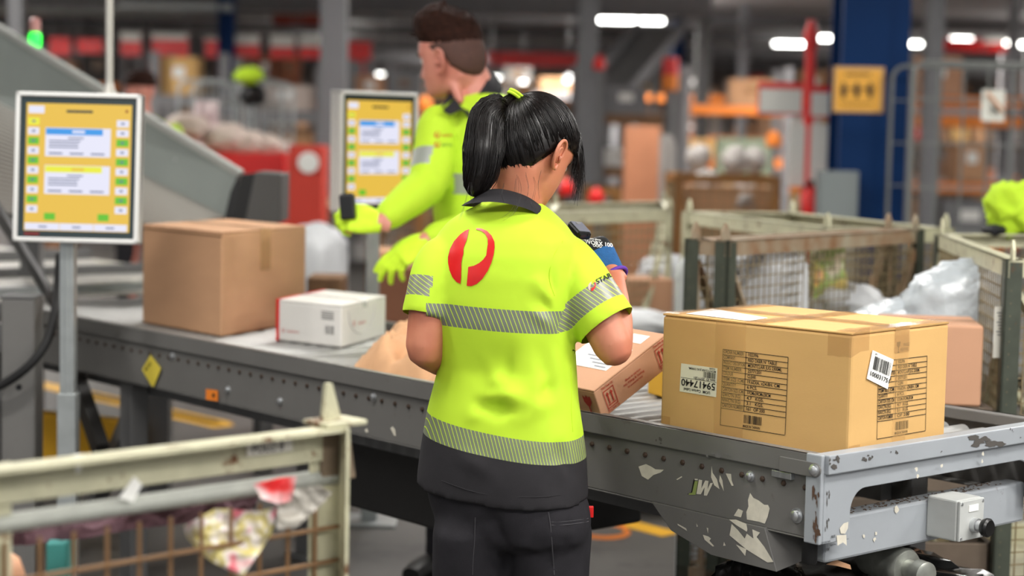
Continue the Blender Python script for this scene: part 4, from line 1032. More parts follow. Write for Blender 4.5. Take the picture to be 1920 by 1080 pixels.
# collar: two folded leaves
cl = MB(); ringo = []
cpts = [(868, 386, -.055), (890, 381, -.10), (925, 379, -.115), (960, 384, -.112), (990, 393, -.095), (1012, 405, -.065), (1026, 413, -.02), (1034, 414, .05), (1000, 402, .11), (940, 392, .13), (890, 388, .08)]
tpts = [(893, 372, -.045), (905, 359, -.075), (930, 354, -.085), (958, 358, -.085), (985, 367, -.075), (1005, 379, -.05), (1019, 392, -.015), (1024, 398, .045), (995, 385, .09), (945, 375, .105), (905, 372, .07)]
lo = spline([U(x, y, WD + .035 + d) for x, y, d in cpts] + [U(cpts[0][0], cpts[0][1], WD + .035 + cpts[0][2])], 5)
hi = spline([U(x, y, WD + .035 + d) for x, y, d in tpts] + [U(tpts[0][0], tpts[0][1], WD + .035 + tpts[0][2])], 5)
n = len(lo); cen = U(955, 390, WD+.035)
rows = []
for t, o_ in ((0, .004), (.3, .006), (.65, .005), (1, .001)):
    rows.append([lo[i]*(1-t) + hi[i]*t + (lo[i]-cen).normalized()*o_ for i in range(n)])
rows.append([hi[i] - (hi[i]-cen).normalized()*.006 - ZV*.002 for i in range(n)]); rows.append([lo[i]*.6 + hi[i]*.4 - (hi[i]-cen).normalized()*.010 for i in range(n)])
cl.add([p for r_ in rows for p in r_], [(j*n+i, j*n+i+1, (j+1)*n+i+1, (j+1)*n+i) for j in range(len(rows)-1) for i in range(n-1)])
cl.build('collar', CHAR, shirt, smooth='all')
# trousers
tr = MB()
tr.loft([torso_ring(870, 806, 1088, .112, 0, 2.4), torso_ring(915, 802, 1094, .118, 0, 2.4), torso_ring(945, 808, 1103, .118, 0, 2.4), torso_ring(972, 815, 1104, .115, 0, 2.4), torso_ring(1000, 826, 1098, .102, 0, 2.3), torso_ring(1022, 870, 1050, .07, 0, 2.2)])
tz = [.62, .55, .47, .38, .28, .16, .06]
for sgn, hx, kx in ((-1, 888, kneeL), (1, 1035, kneeR)):
    rings = []
    for z_, r_ in zip([.70, .655] + tz, [.045, .070, .080, .078, .075, .070, .066, .062, .064]):
        t = min(1, max(0, (.62 - z_)/.6)); cxp = U(hx, 985, WD); p = V(cxp.x, cxp.y, z_)*(1-t) + V(kx.x, kx.y, z_)*t
        rings.append(ell(p, wX, wY, r_, r_*(1.12 + .20*max(0, (z_-.35)/.3) if z_ < .65 else 1.1), 28))
    tr.loft(rings)
vs, fs = remesh(tr, .0065, 22)
q2 = lambda x, y: U(x, y, WD - .11)
vs = folds(vs, fs, [(q2(960, 965), q2(850, 1000), .014, -.006), (q2(840, 960), q2(920, 1020), .014, .005), (q2(1000, 985), q2(960, 1040), .012, .006), (q2(1010, 975), q2(1080, 990), .012, -.005), (q2(925, 960), q2(945, 1060), .014, -.010), (q2(980, 1010), q2(1030, 1060), .014, .005), (q2(850, 1020), q2(900, 1070), .014, .005),
      (q2(1045, 1000), q2(1090, 1060), .014, -.005), (q2(830, 940), q2(845, 1060), .016, -.004)], .003, 4)
tro = skin_mesh('trousers', (vs, fs), TROU, woman)
bt = bvh_of(vs, fs); SEAMT = mat('trouser_seam', (.25, .245, .26), .9)
seam_line([(1028, 960), (1032, 985), (1035, 1020), (1038, 1060), (1039, 1078)], bt, .0014, SEAMT, tro)
seam_line([(891, 970), (890, 1010), (887, 1050), (886, 1078)], bt, .0011, SEAMT, tro)
seam_line([(1034, 985), (1060, 984), (1085, 981), (1103, 978)], bt, .0012, SEAMT, tro)
seam_line([(1034, 979), (1060, 978), (1085, 975), (1103, 972)], bt, .0010, SEAMT, tro)
p_ = U(1102, 957, WD - .015); MB().cbox(p_ + V(.006, -.012, 0), .010, .012, .022).build('pocket_tab', RED, tro, bevel=.001)
for an in (ankL, ankR):
    bo = MB(); bo.loft([ell(V(an.x, an.y, 0) + wY*y + ZV*z_, wX, ZV, a_, b_, 18, 2.6) for y, z_, a_, b_ in ((-.075, .04, .03, .04), (-.05, .05, .042, .05), (0, .05, .044, .05), (.06, .04, .046, .04), (.12, .032, .045, .032), (.16, .026, .03, .025))])
    bo.build('boot', mat('black_leather_boot', (.05, .045, .045), .45), woman, smooth=True)
# hair: cap drawn back to the tie, ponytail, stray wisps
HC = V(0, -.002, .010); HA = V(.0855, .116, .1215)*HK
def hs(d, off=0.):          # hair surface point in head axes for a direction
    d = d.normalized(); s_ = 1/math.sqrt((d.x/HA.x)**2 + (d.y/HA.y)**2 + (d.z/HA.z)**2); return HC + d*(s_ + off)
def hairline(az):           # lowest elevation angle of hair for azimuth from the face
    a = abs(az); return np.interp(a, [0, .5, 1.0, 1.35, 1.6, 1.9, 2.3, 2.8, 3.15], [.30, .24, .16, .12, .04, -.45, -.95, -1.2, -1.25])
TIE_D = V(-.16, -.80, .72).normalized()
hb = MB()
NA, NE = 72, 26; vs = []
for j in range(NE+1):
    for i in range(NA):
        az = -math.pi + 2*math.pi*i/NA; e0 = hairline(az); el = e0 + (math.pi/2 - e0)*j/NE
        d = V(math.sin(az)*math.cos(el), math.cos(az)*math.cos(el), math.sin(el))
        ang = math.atan2(d.dot(V(1, 0, 0)), d.dot(TIE_D.cross(V(1, 0, 0))))
        vs.append(HM @ hs(d, -.007 + .0065*min(1, j/2.5) + .0014*noise.noise(V(ang*22, d.dot(TIE_D)*1.5, 0))))
hb.add(vs, [(j*NA+i, j*NA+(i+1) % NA, (j+1)*NA+(i+1) % NA, (j+1)*NA+i) for j in range(NE) for i in range(NA)])
hr_ = random.Random(11)
def strand(mb, pts, r0_, n=3):
    m_ = len(pts); mb.tube(pts, [r0_*(1 if i < m_-2 else .55) for i in range(m_)], n, caps=False)
for i in range(1500):
    az = hr_.uniform(-math.pi, math.pi); e0 = hairline(az); el = e0 + (hr_.random()**1.6)*(1.2)*(math.pi/2 - e0)*.8
    d = V(math.sin(az)*math.cos(el), math.cos(az)*math.cos(el), math.sin(el)); off = hr_.uniform(-.001, .0022); ph = hr_.random()*9
    P = []
    for k_ in range(9):
        t = k_/8*.985; dd = d.slerp(TIE_D, t); w_ = .010*math.sin(math.pi*t)*noise.noise(V(ph, t*2, 0))
        P.append(HM @ hs(dd + V(w_, 0, 0), off*math.sin(math.pi*min(1, t+.15)) + (.004*(t > .9)) + (-.004 if t == 0 else 0)))
    strand(hb, P, hr_.uniform(.0006, .0011))
tie = HM @ hs(TIE_D, .006)
# ponytail guide, in picture coordinates with depth
PG = [(952, 206, .0), (928, 200, -.035), (912, 225, -.055), (908, 268, -.07), (903, 310, -.075), (894, 345, -.075), (889, 368, -.07)]
dt = (tie - CAM).dot(fw)
def pgp(t, a, r_): 
    i = t*(len(PG)-1); k_ = min(len(PG)-2, int(i)); f_ = i-k_
    return PGs[min(len(PGs)-1, int(t*(len(PGs)-1)))]
PGs = spline([U(x, y, dt + d) for x, y, d in PG], 8); PGs[0] = tie
wid = np.interp(np.linspace(0, 1, len(PGs)), [0, .12, .3, .55, .75, .9, 1], [.010, .022, .034, .037, .032, .022, .010])
core = MB(); core.tube(PGs, [w_*.86 for w_ in wid], 16); hb.add(core.v, core.f)
for i in range(1300):
    a = hr_.uniform(0, 2*math.pi); rr = math.sqrt(hr_.random())*.35 + .68; ph = hr_.random()*20; endt = hr_.uniform(.8, 1.0); P = []
    for k_ in range(13):
        t = k_/12*endt; j = t*(len(PGs)-1); j0 = min(len(PGs)-2, int(j)); f_ = j-j0; p = PGs[j0]*(1-f_) + PGs[j0+1]*f_; ww = wid[j0]*(1-f_) + wid[j0+1]*f_
        tn_ = (PGs[j0+1]-PGs[j0]).normalized(); x = tn_.cross(V(0, 1, 0)).normalized(); y = tn_.cross(x)
        wob = 1 + .22*noise.noise(V(ph, t*2.2, 0)); P.append(p + (x*math.cos(a) + y*math.sin(a)*.8)*ww*rr*wob + x*.006*t*noise.noise(V(ph+5, t*3, 0)))
    strand(hb, P, hr_.uniform(.0006, .0011))
for (pts_) in [[(970, 330), (975, 350), (972, 375), (960, 400), (938, 414)], [(968, 335), (966, 360), (970, 385), (958, 405)], [(1000, 330), (1004, 350), (998, 378), (1002, 392)], [(985, 325), (990, 352), (984, 380)], [(880, 340), (876, 365), (868, 395), (862, 410)], [(884, 345), (884, 370), (890, 390)], [(945, 345), (940, 365), (945, 380)],
               [(1070, 250), (1080, 285), (1076, 320), (1068, 345)], [(1072, 262), (1075, 300), (1070, 330)], [(1066, 255), (1078, 300), (1070, 340)], [(1064, 250), (1083, 290), (1078, 345)], [(1015, 320), (1010, 345), (1013, 372)], [(955, 196), (935, 180), (920, 178)], [(950, 195), (925, 183), (905, 192)], [(952, 193), (930, 174), (925, 172)], [(945, 196), (915, 186), (893, 205)]]:
    for k_ in range(2):
        jx, jy = hr_.uniform(-4, 4), hr_.uniform(-3, 3); dd = -.10 if pts_[0][1] > 300 else (.06 if pts_[0][0] > 1060 else .0)
        if pts_[0][1] > 300: dd = np.interp(pts_[0][0], [870, 940, 1015], [-.09, -.085, -.045])
        strand(hb, spline([U(x + jx*(.3 + i*.3), y + jy, WD + dd + (-.035*min(1, i/3) if pts_[0][1] > 300 else 0)) for i, (x, y) in enumerate(pts_)], 3), .00026)
for i in range(230):       # loose fringe falling beside the face
    az = hr_.uniform(.05, 1.0); el = hairline(az) + hr_.uniform(.0, .5); d = V(math.sin(az)*math.cos(el), math.cos(az)*math.cos(el), math.sin(el)); p0 = HM @ hs(d, .001); L_ = hr_.uniform(.05, .10)
    fwd_ = (HM.to_3x3() @ V(0, 1, 0)); fwd_.z = 0; fwd_.normalize(); dn = (ZV*-1 + fwd_*hr_.uniform(-.05, .12)).normalized(); jt = V(hr_.uniform(-.006, .006), hr_.uniform(-.006, .006), 0)
    strand(hb, [p0, p0 + fwd_*.005 + ZV*.003, p0 + fwd_*.008 + dn*L_*.35 + jt*.4, p0 + fwd_*.007 + dn*L_*.7 + jt, p0 + fwd_*.002 + dn*L_ + jt*1.5], .0005)
hair = hb.build('hair', HAIRK, woman, smooth='all')
td = (PGs[1] - tie).normalized(); x = td.cross(ZV).normalized(); y = td.cross(x); tc_ = tie + td*.003
for k_ in range(2):
    MB().tube([tc_ + td*(.006*k_) + x*.0185*math.cos(t) + y*.017*math.sin(t) for t in [2*math.pi*i/24 for i in range(24)]], .0036, 8, closed=True).build('hair_tie', LIME, hair, smooth=True)
# right glove gripping a scanner
gb = MB(); GM = frame(WR_R + V(0, 0, .004), (U(1096, 452, WD+.17) - WR_R), V(.35, -.9, .35))
hand_parts(gb, GM, [(.9, 1.1, .7)]*4, (.6, .5, .4), side=-1, k=.97, fat=1.16)
vs, fs = remesh(gb, .0035, 3)
gy = GM.to_3x3() @ V(0, 1, 0); w0 = WR_R - gy*.012
cutp = WR_R + gy*.056; vs, fs = cut(vs, fs, [(cutp, gy, None), (w0, gy, None)])
zi = []; ff = []
for f in fs:
    c_ = sum((vs[i] for i in f), V(0, 0, 0))/len(f); t = (c_ - w0).dot(gy)
    if t < 0: continue
    ff.append(f); zi.append(0 if (c_ - cutp).dot(gy) > 0 else 1)
gl = split_build((vs, ff, zi), {0: ('glove', mat('black_nitrile_coating', (.06, .065, .07), .5, bump=.2, bscale=300), None), 1: ('glove_back', mat('blue_knit_glove', (.09, .33, .55), .8, var=.15, vscale=80, bump=.4, bscale=500), 0)}, woman)
bg = bvh_of(vs, ff)
x = gy.cross(ZV).normalized(); y = gy.cross(x)
MB().tube([w0 + gy*.002 + x*.0335*math.cos(t) + y*.028*math.sin(t) for t in [2*math.pi*i/28 for i in range(28)]], .0042, 8, closed=True).build('glove_cuff', mat('purple_cuff', (.36, .18, .62), .8), gl[0], smooth=True)
for (s_, cx_, cy_, sz, an) in (('WORX 100', 1097, 457, 14, 8), ('safety gloves', 1104, 449, 6, 8), ('OOO', 1112, 463, 9, 8)):
    tv_, tf_ = text2d(s_); ca, sa = math.cos(R(an)), math.sin(R(an))
    pb = decal2d(None, bg, .0012, tri=[([(cx_ + (x_*ca - -y_*sa*-1)*sz*.75, cy_ + (x_*sa - y_*ca)*sz*.75) for x_, y_ in tv_], tf_)])
    if pb.f: pb.build('glove_print', WHITE, gl[0])
sc_ = U(1086, 432, WD+.145); sX = (U(1104, 424, WD+.15) - U(1074, 421, WD+.13)).normalized(); sY = V(.25, .9, .25).normalized(); sY = (sY - sX*sY.dot(sX)).normalized(); sZ = sX.cross(sY)
def scanner(name, c_, X, Y, Zs, label, s_=1.):
    e = empty(name, c_, 0, label, 'scanner')
    b = MB(); b.cbox(c_, .046*s_, .075*s_, .024*s_, X, Y, Zs); bo = b.build('body', BLACK, e, bevel=.005)
    MB().cbox(c_ + Zs*.0125*s_, .040*s_, .060*s_, .003*s_, X, Y, Zs).build('top_shell', mat('slate_grey_plastic', (.42, .43, .48), .35), e, bevel=.001)
    MB().cbox(c_ - Y*.038*s_ , .034*s_, .004*s_, .012*s_, X, Y, Zs).build('scan_window', mat('dark_glass', (.12, .13, .16), .08), e, bevel=.001)
    MB().lathe(c_ - Y*.0375*s_ + X*.008*s_ + Zs*.004, -Y, [(0, .003*s_), (.004*s_, .003*s_)], 10).build('indicator', BLACK, e)
    MB().cbox(c_ + Zs*.0145*s_ + Y*.018*s_, .014*s_, .010*s_, .003*s_, X, Y, Zs).build('trigger', mat('grey_button', (.5, .5, .5), .4), e, bevel=.001)
    return e
scanner('hand_scanner', sc_, sX, sY, sZ, 'small grey and black scanner in the black-gloved hand', .72)
# ------------------------------------------------------------------ the worker across the conveyor
MD = 5.75; MPHI = R(34)
mY = V(-math.sin(MPHI), -math.cos(MPHI), 0); mX = V(math.cos(MPHI), -math.sin(MPHI), 0)
mo = U(900, 500, MD); man_o = V(mo.x, mo.y, 0)
def mring(py, L_, R_, b_, inset=0., e=2.3):
    a3, c3 = U(L_, py, MD), U(R_, py, MD); c_ = (a3+c3)/2; wa = (c3-a3).length/2 - inset; b_ -= inset
    a_ = math.sqrt(max(1e-4, wa*wa - (b_*math.sin(MPHI))**2))/math.cos(MPHI)
    return [V(p.x, p.y, c_.z) for p in ell(c_, mX, mY, a_, b_, 40, e)]
MT = [(168, 872, 925, .05), (180, 850, 952, .075), (194, 832, 978, .095), (212, 818, 994, .11), (245, 808, 1003, .122), (300, 806, 1001, .128), (360, 812, 992, .126), (430, 818, 984, .122), (520, 818, 986, .125), (610, 818, 990, .13)]
mS = U(822, 236, MD-.05); mE = U(804, 346, MD-.13); mW = U(712, 418, MD-.27)
mS2 = U(985, 225, MD+.06); mE2 = U(985, 400, MD-.02); mW2 = U(796, 452, MD-.22)
hf2 = V(-math.cos(R(28)), math.sin(R(28)), -.14); MH = frame(U(846, 110, MD-.01), hf2, ZV); MK = 1.08
body = MB(); body.loft([mring(*r_, .016) for r_ in MT])
for s_ in (-1, 1):
    hp = man_o + mX*.09*s_ + ZV*.88; chain(body, [hp, (hp + man_o + mX*.1*s_ + ZV*.46)/2, man_o + mX*.1*s_ + ZV*.46, man_o + mX*.11*s_ + ZV*.26 - mY*.02, man_o + mX*.11*s_ + ZV*.08], [.085, .075, .058, .055, .04], 16)
chain(body, [mS, (mS+mE)/2, mE], [.045, .046, .042]); chain(body, [mE, mE*.6 + mW*.4, mW], [.042, .042, .028])
chain(body, [mS2, (mS2+mE2)/2, mE2], [.045, .046, .042]); chain(body, [mE2, mE2*.6 + mW2*.4, mW2], [.042, .042, .028])
chain(body, [U(897, 196, MD), U(893, 172, MD), U(884, 150, MD), MH @ V(0, -.03, -.05), MH @ V(0, -.01, 0)], [.072, .066, .062, .062, .06], 18)
chain(body, [U(862, 188, MD-.07), U(851, 160, MD-.06), U(838, 134, MD-.05)], [.014, .016, .014], 10)        # taut neck muscle
body.loft([[MH @ p for p in r_] for r_ in head_rings(MK)])
hG = frame(mW, V(-1, -.1, .18), V(-.1, -.75, .5)); hG2 = frame(mW2, V(-.86, -.25, -.55), V(-.35, -.7, .55))
hand_parts(body, hG, [(.7, 1.2, .8)]*4, (.5, .5, .3), 1, .98); hand_parts(body, hG2, [(.25, .3, .2), (.35, .4, .3), (.5, .5, .3), (.6, .6, .4)], (.4, .3, .2), 1, .98)
vs, fs = remesh(body, .0055, 3); sk = MB(); sk.add(vs, fs)
eb = MB(); ear(eb, MH, -1, 1.16); ear(eb, MH, 1, 1.16); sk.add(eb.v, eb.f)
man = sk.build('person', SKINM, loc=man_o, smooth='all', label='person with short brown hair in a long-sleeved lime shirt, looking away over the shoulder', cat='person')
eyes_face(man, MH, MK, HAIRM)
sh = MB(); sh.loft([mring(*r_) for r_ in MT])
chain(sh, [mS, mS*.6 + mE*.4, mE*.95 + mS*.05], [.066, .068, .064], 20); chain(sh, [mE, mE*.65 + mW*.35, mE*.2 + mW*.8], [.063, .058, .046], 20)
chain(sh, [mS2, (mS2+mE2)/2, mE2], [.066, .066, .062], 18); chain(sh, [mE2, mE2*.6 + mW2*.4, mE2*.1 + mW2*.9], [.062, .056, .046], 18)
vs, fs = remesh(sh, .0075, 5)
q = lambda x, y, d=-.14: U(x, y, MD + d)
vs = folds(vs, fs, [(q(800, 300, -.2), q(850, 360, -.2), .02, -.008), (q(760, 370, -.3), q(800, 400, -.3), .018, .006), (q(780, 340, -.25), q(820, 390, -.25), .016, -.006), (q(870, 230), q(850, 330), .03, .008), (q(830, 330, -.2), q(790, 360, -.25), .015, .006), (q(740, 380, -.3), q(770, 420, -.3), .014, -.005)], .004, 3)
mb1, mb2 = U(860, 324, MD), U(860, 362, MD); aE = (mE - mS).normalized(); a1, a2 = mS + aE*.105, mS + aE*.165
isarm = lambda c_: (c_ - mS).length < .22 and (c_ - (mS + aE*(c_-mS).dot(aE))).length < .085 and (c_ - mS).dot(mX) < .055
nota = lambda c_: not isarm(c_)
vs, fs = cut(vs, fs, [(mb1, V(0, 0, 1), nota), (mb2, V(0, 0, 1), nota), (a1, aE, isarm), (a2, aE, isarm)])
zi = []; keep = []
wd_ = (mW - mE).normalized(); wdp = mE*.15 + mW*.85
for f in fs:
    c_ = sum((vs[i] for i in f), V(0, 0, 0))/len(f); z = 0
    if isarm(c_): z = 2 if (c_-a1).dot(aE) > 0 > (c_-a2).dot(aE) else 0
    elif c_.z < mb1.z and c_.z > mb2.z and (c_ - (man_o + ZV*c_.z)).length < .26 and (c_ - (mE + wd_*max(0, min((mW-mE).length, (c_-mE).dot(wd_))))).length > .085: z = 1
    keep.append(f); zi.append(z)
MTAPE = mat('grey_reflective_tape', (.56, .58, .55), .4)
mp = split_build((vs, keep, zi), {0: ('shirt', LIME, None), 1: ('reflective_band', MTAPE, 0), 2: ('reflective_band', MTAPE, 0)}, man); ms = mp[0]
bm_ = bvh_of(vs, keep)
for cy_, mt, tx in ((253, REDINK, 'Australia Post'), (271, REDINK, None)):
    d_ = decal2d([shr(EMB_L, 820, cy_, 13), shr(EMB_R, 820, cy_, 13)], bm_, .0016); d_.build('chest_emblem', mt, ms)
for s_, cy_, mt in (('Australia Post', 256, REDINK), ('StarTrack', 274, mat('green_thread', (.25, .5, .2), .8))):
    tv_, tf_ = text2d(s_); wd = max(p[0] for p in tv_); d_ = decal2d(None, bm_, .0016, tri=[([(828 + x*20/wd, cy_ - y*7) for x, y in tv_], tf_)]); d_.build('chest_lettering', mt, ms)
seam_line([(851, 222), (855, 250), (858, 290), (860, 320)], bm_, .0015, SEAM, ms, 'placket')
# collar
lo = [(832, 207, -.13), (846, 214, -.135), (868, 206, -.12), (888, 228, -.115), (918, 210, -.09), (936, 182, -.05), (938, 158, .03), (908, 152, .09), (870, 160, .08), (840, 182, -.03), (828, 204, -.11)]
hi = [(852, 186, -.085), (857, 192, -.09), (866, 203, -.10), (880, 206, -.095), (896, 178, -.075), (912, 150, -.045), (917, 132, .02), (900, 131, .07), (875, 145, .07), (856, 166, -.01), (850, 184, -.07)]
lo = spline([U(x, y, MD + d) for x, y, d in lo], 5); hi = spline([U(x, y, MD + d) for x, y, d in hi], 5); n = len(lo); cen = U(890, 180, MD); cl = MB()
rows = [[lo[i]*(1-t) + hi[i]*t + (lo[i]-cen).normalized()*o_ for i in range(n)] for t, o_ in ((0, .004), (.5, .007), (1, .002))] + [[hi[i] - (hi[i]-cen).normalized()*.006 for i in range(n)]]
cl.add([p for r_ in rows for p in r_], [(j*n+i, j*n+i+1, (j+1)*n+i+1, (j+1)*n+i) for j in range(3) for i in range(n-1)]); cl.build('collar', CHAR, ms, smooth='all')
# trousers and boots
tr = MB(); tr.loft([mring(590, 822, 984, .12), mring(625, 820, 990, .125), mring(680, 824, 986, .12)])
for s_ in (-1, 1): tr.loft([ell(man_o + mX*.10*s_ + ZV*z_, mX, mY, r_, r_*1.1, 20) for z_, r_ in ((.78, .09), (.6, .09), (.45, .08), (.25, .075), (.06, .075))])
skin_mesh('trousers', remesh(tr, .012, 3), TROU, man)
for s_ in (-1, 1):
    bo = MB(); an = man_o + mX*.11*s_; bo.loft([ell(an + mY*y + ZV*z_, mX, ZV, a_, b_, 14, 2.6) for y, z_, a_, b_ in ((-.09, .05, .035, .05), (-.05, .055, .05, .055), (.05, .045, .052, .045), (.15, .036, .05, .036), (.19, .03, .035, .03))])
    bo.build('boot', MATS['black_leather_boot'], man, smooth=True)
# hair: clipped sides and a swept-up top
def mcap(e0f, off, amp, mt, name, par, ramp=2.2):
    b = MB(); NA, NE = 72, 24; vs = []
    for j in range(NE+1):
        for i in range(NA):
            az = -math.pi + 2*math.pi*i/NA; e0 = e0f(abs(az)); el = e0 + (math.pi/2 - e0)*j/NE
            d = V(math.sin(az)*math.cos(el), math.cos(az)*math.cos(el), math.sin(el)); A = V(.0775, .101, .116)
            s_ = 1/math.sqrt((d.x/A.x)**2 + (d.y/A.y)**2 + (d.z/A.z)**2)
            o_ = off(az, el)*(min(1, j/ramp)**.8) - .004*(j == 0) + amp*noise.noise(d*16) + amp*.8*noise.noise(d*40)
            vs.append(MH @ ((V(0, -.003, .004) + d*(s_ + o_))*MK))
    b.add(vs, [(j*NA+i, j*NA+(i+1) % NA, (j+1)*NA+(i+1) % NA, (j+1)*NA+i) for j in range(NE) for i in range(NA)])
    return b.build(name, mt, par, smooth='all')
mh = mcap(lambda a: np.interp(a, [0, .6, 1.1, 1.6, 2.2, 3.15], [.50, .50, .46, .42, .34, .26]), lambda az, el: .012 + .030*max(0, math.sin(el))*(.75 + .45*math.cos(az)) + .026*max(0, math.cos(az))*math.cos(el), .006, HAIRM, 'hair', man, 9)
mcap(lambda a: np.interp(a, [0, .7, 1.0, 1.2, 1.38, 1.55, 1.75, 2.0, 2.5, 3.15], [.50, .48, .40, .28, .14, .10, .0, -.42, -.66, -.72]), lambda az, el: .0035, .0008, HAIRS, 'clipped_sides', mh)
hs_ = MB()
for i in range(420):
    az = hr_.uniform(-math.pi, math.pi); el = hr_.uniform(.55, 1.5); d = V(math.sin(az)*math.cos(el), math.cos(az)*math.cos(el), math.sin(el)); A = V(.0775, .101, .116)
    s_ = 1/math.sqrt((d.x/A.x)**2 + (d.y/A.y)**2 + (d.z/A.z)**2); p0 = V(0, -.003, .004) + d*(s_ + .012); dr = (d*.6 + V(0, .55, .35)).normalized(); L_ = hr_.uniform(.014, .034)
    strand(hs_, [MH @ (q_*MK) for q_ in (p0, p0 + dr*L_*.5 + V(0, 0, .003), p0 + dr*L_ + V(hr_.uniform(-.006, .006), .004, 0))], .0016)
hs_.build('hair_strands', HAIRM, mh)
# lime gloves, each closed round what it holds
for M_, cu2, th in ((hG, [(.7, 1.2, .8)]*4, (.5, .5, .3)), (hG2, [(.25, .3, .2), (.35, .4, .3), (.5, .5, .3), (.6, .6, .4)], (.4, .3, .2))):
    gb = MB(); hand_parts(gb, M_, cu2, th, 1, 1.04, 1.22, w0_=-.006)
    vs, fs = remesh(gb, .0042, 3); skin_mesh('glove', (vs, fs), GLOVEY, man)
sp = hG @ V(-.005, .085, -.035)
sx_ = V(.25, -.1, -.95).normalized(); sy_ = V(.95, -.2, .25).normalized(); sy_ = (sy_ - sx_*sy_.dot(sx_)).normalized()
scanner('hand_scanner', U(652, 388, MD-.30), V(.97, -.2, .12).normalized(), V(.10, -.1, -.99).normalized(), V(.2, .97, -.08).normalized(), 'black box-shaped scanner in the lime-gloved hand', 1.0)
# ------------------------------------------------------------------ touch-screen monitors
def scr(name, c_, e=1.0):
    M = mat(name, (.03, .03, .03), .3); b_ = M.node_tree.nodes['Principled BSDF']; b_.inputs['Emission Color'].default_value = lin(c_); b_.inputs['Emission Strength'].default_value = e; return M
S_Y, S_W, S_B, S_G, S_L = scr('screen_amber', (.94, .77, .30), .9), scr('screen_white', (.93, .93, 1), .9), scr('screen_blue', (.24, .62, .93), .9), scr('screen_green', (.42, .80, .20), .85), scr('screen_lime', (.95, .95, .25), .9)
S_D, S_R, S_T = mat('screen_bezel', (.16, .21, .22), .25), scr('screen_red', (.75, .15, .10), .5), scr('screen_text', (.55, .60, .75), .5)
def monitor(o, X, Yv, W, Hh, label, dim=None, post=None):
    """o = top left corner; X to the side, Yv down; W, Hh in metres"""
    n = X.cross(-Yv).normalized(); n = n if n.dot(CAM - o) > 0 else -n
    root = empty('touch_screen', V(o.x, o.y, 0) + X*W/2 - n*.03, 0, label, 'monitor')
    def P(x, y, z=0): return o + X*(x*W) + Yv*(y*Hh) + n*z
    b = MB(); b.box(P(0, 0, -.05), X*W, Yv*Hh, n*.048); b.build('casing', GREYD, root, bevel=.004)
    fr_ = .013; b = MB()
    b.box(P(0, 0, -.052), X*W, Yv*fr_, n*.06); b.box(P(0, 1, -.052) - Yv*fr_, X*W, Yv*fr_, n*.06)
    b.box(P(0, 0, -.052), X*fr_, Yv*Hh, n*.06); b.box(P(1, 0, -.052) - X*fr_, X*fr_, Yv*Hh, n*.06)
    b.build('frame', mat('brushed_aluminium', (.86, .86, .85), .45, .15), root, bevel=.003)
    b = MB(); b.box(P(.03, .03, -.004), X*W*.94, Yv*Hh*.94, n*.004); b.build('bezel', S_D, root)
    s_ = MB(); mats = [S_Y, S_W, S_B, S_G, S_L, S_R, S_T, S_D]
    x0, x1, y0, y1 = .085, .925, .075, .925
    def q(a, c, e, g, mi, z=.0012):      # rectangle in 0..1 screen space
        s_.cur = mi; A = lambda u_, v_: P(x0 + (x1-x0)*u_, y0 + (y1-y0)*v_, z); s_.quad(A(a, g), A(e, g), A(e, c), A(a, c))
    q(0, 0, 1, 1, 0, .0006); q(.02, .02, .17, .08, 1)
    for i in range(10):
        y_ = .115 + i*.0765; q(.02, y_, .125, y_+.055, 4 if i == 0 else (3 if i % 2 == 0 else 1)); q(.055, y_+.02, .09, y_+.035, 6, .0018)
    for i in range(10):
        y_ = .12 + i*.0755; q(.86, y_, .975, y_+.055, 3 if i in (2, 4, 6, 8) else 1); q(.9, y_+.02, .935, y_+.035, 6, .0018)
    for yy, hc in ((.19, 2), (.485, 4)):
        q(.185, yy, .805, yy+.225, 1); q(.19, yy+.005, .73, yy+.055, hc, .0018); q(.44, yy+.02, .56, yy+.04, 1 if hc == 2 else 0, .0024)
        for k_, (a, e) in enumerate(((.40, .55), (.22, .52), (.22, .50), (.22, .50))): q(a, yy + .075 + k_*.024, e, yy + .085 + k_*.024, 6, .0018)
        for a in (.22, .42, .62): q(a, yy + .195, a + .13, yy + .207, 6, .0018)
    q(.19, .86, .295, .915, 3); q(.70, .86, .805, .915, 3)
    q(.01, .94, .335, .995, 1); q(.34, .94, .66, .995, 1); q(.665, .94, .98, .995, 1)
    for a in (.14, .46, .78): q(a, .963, a+.08, .975, 6, .0018)
    q(.38, .05, .63, .07, 7, .0018) ; q(.19, .122, .47, .136, 0, .0018); q(.94, .04, .965, .06, 5, .0018)
    s_.build('display', mats, root)
    b = MB(); b.box(P(.09, .94, .0012), X*W*.12, Yv*.006, n*.0006); b.build('brand_strip', S_R, root)
    if post:
        pc, pw = post; zt_ = P(.5, .6).z
        b = MB(); b.cbox((pc.x, pc.y, zt_/2), pw, pw, zt_); b.cbox((pc.x, pc.y, zt_/2), pw*.3, pw*1.15, zt_); b.build('post', GALV, root, bevel=.003)
        b = MB(); b.cbox((pc.x, pc.y, .32), pw*1.3, pw*1.3, .64); b.cbox((pc.x, pc.y, .006), .2, .2, .012); b.build('post_sleeve', GALV, root, bevel=.003)
        b = MB(); b.bar(V(pc.x, pc.y, zt_ - .02), P(.5, .6, -.05), .05); b.build('bracket', GREYD, root)
    return root
d1 = 5.27; o = U(31, 171, d1); X = (U(266, 177, d1) - o); W = X.length; X.normalize(); Yv = (U(25, 452, d1) - o); Hh = Yv.length; Yv.normalize(); Yv = (Yv - X*Yv.dot(X)).normalized()
pp = U(128, 500, d1 + .06); monitor(o, X, Yv, W, Hh, 'touch screen with amber display on a galvanised post beside the brown carton', post=(V(pp.x, pp.y, 0), .042))
d2 = 6.35; o = U(638, 169, d2); X = V(.70, .71, 0).normalized(); pp = o + X*.18
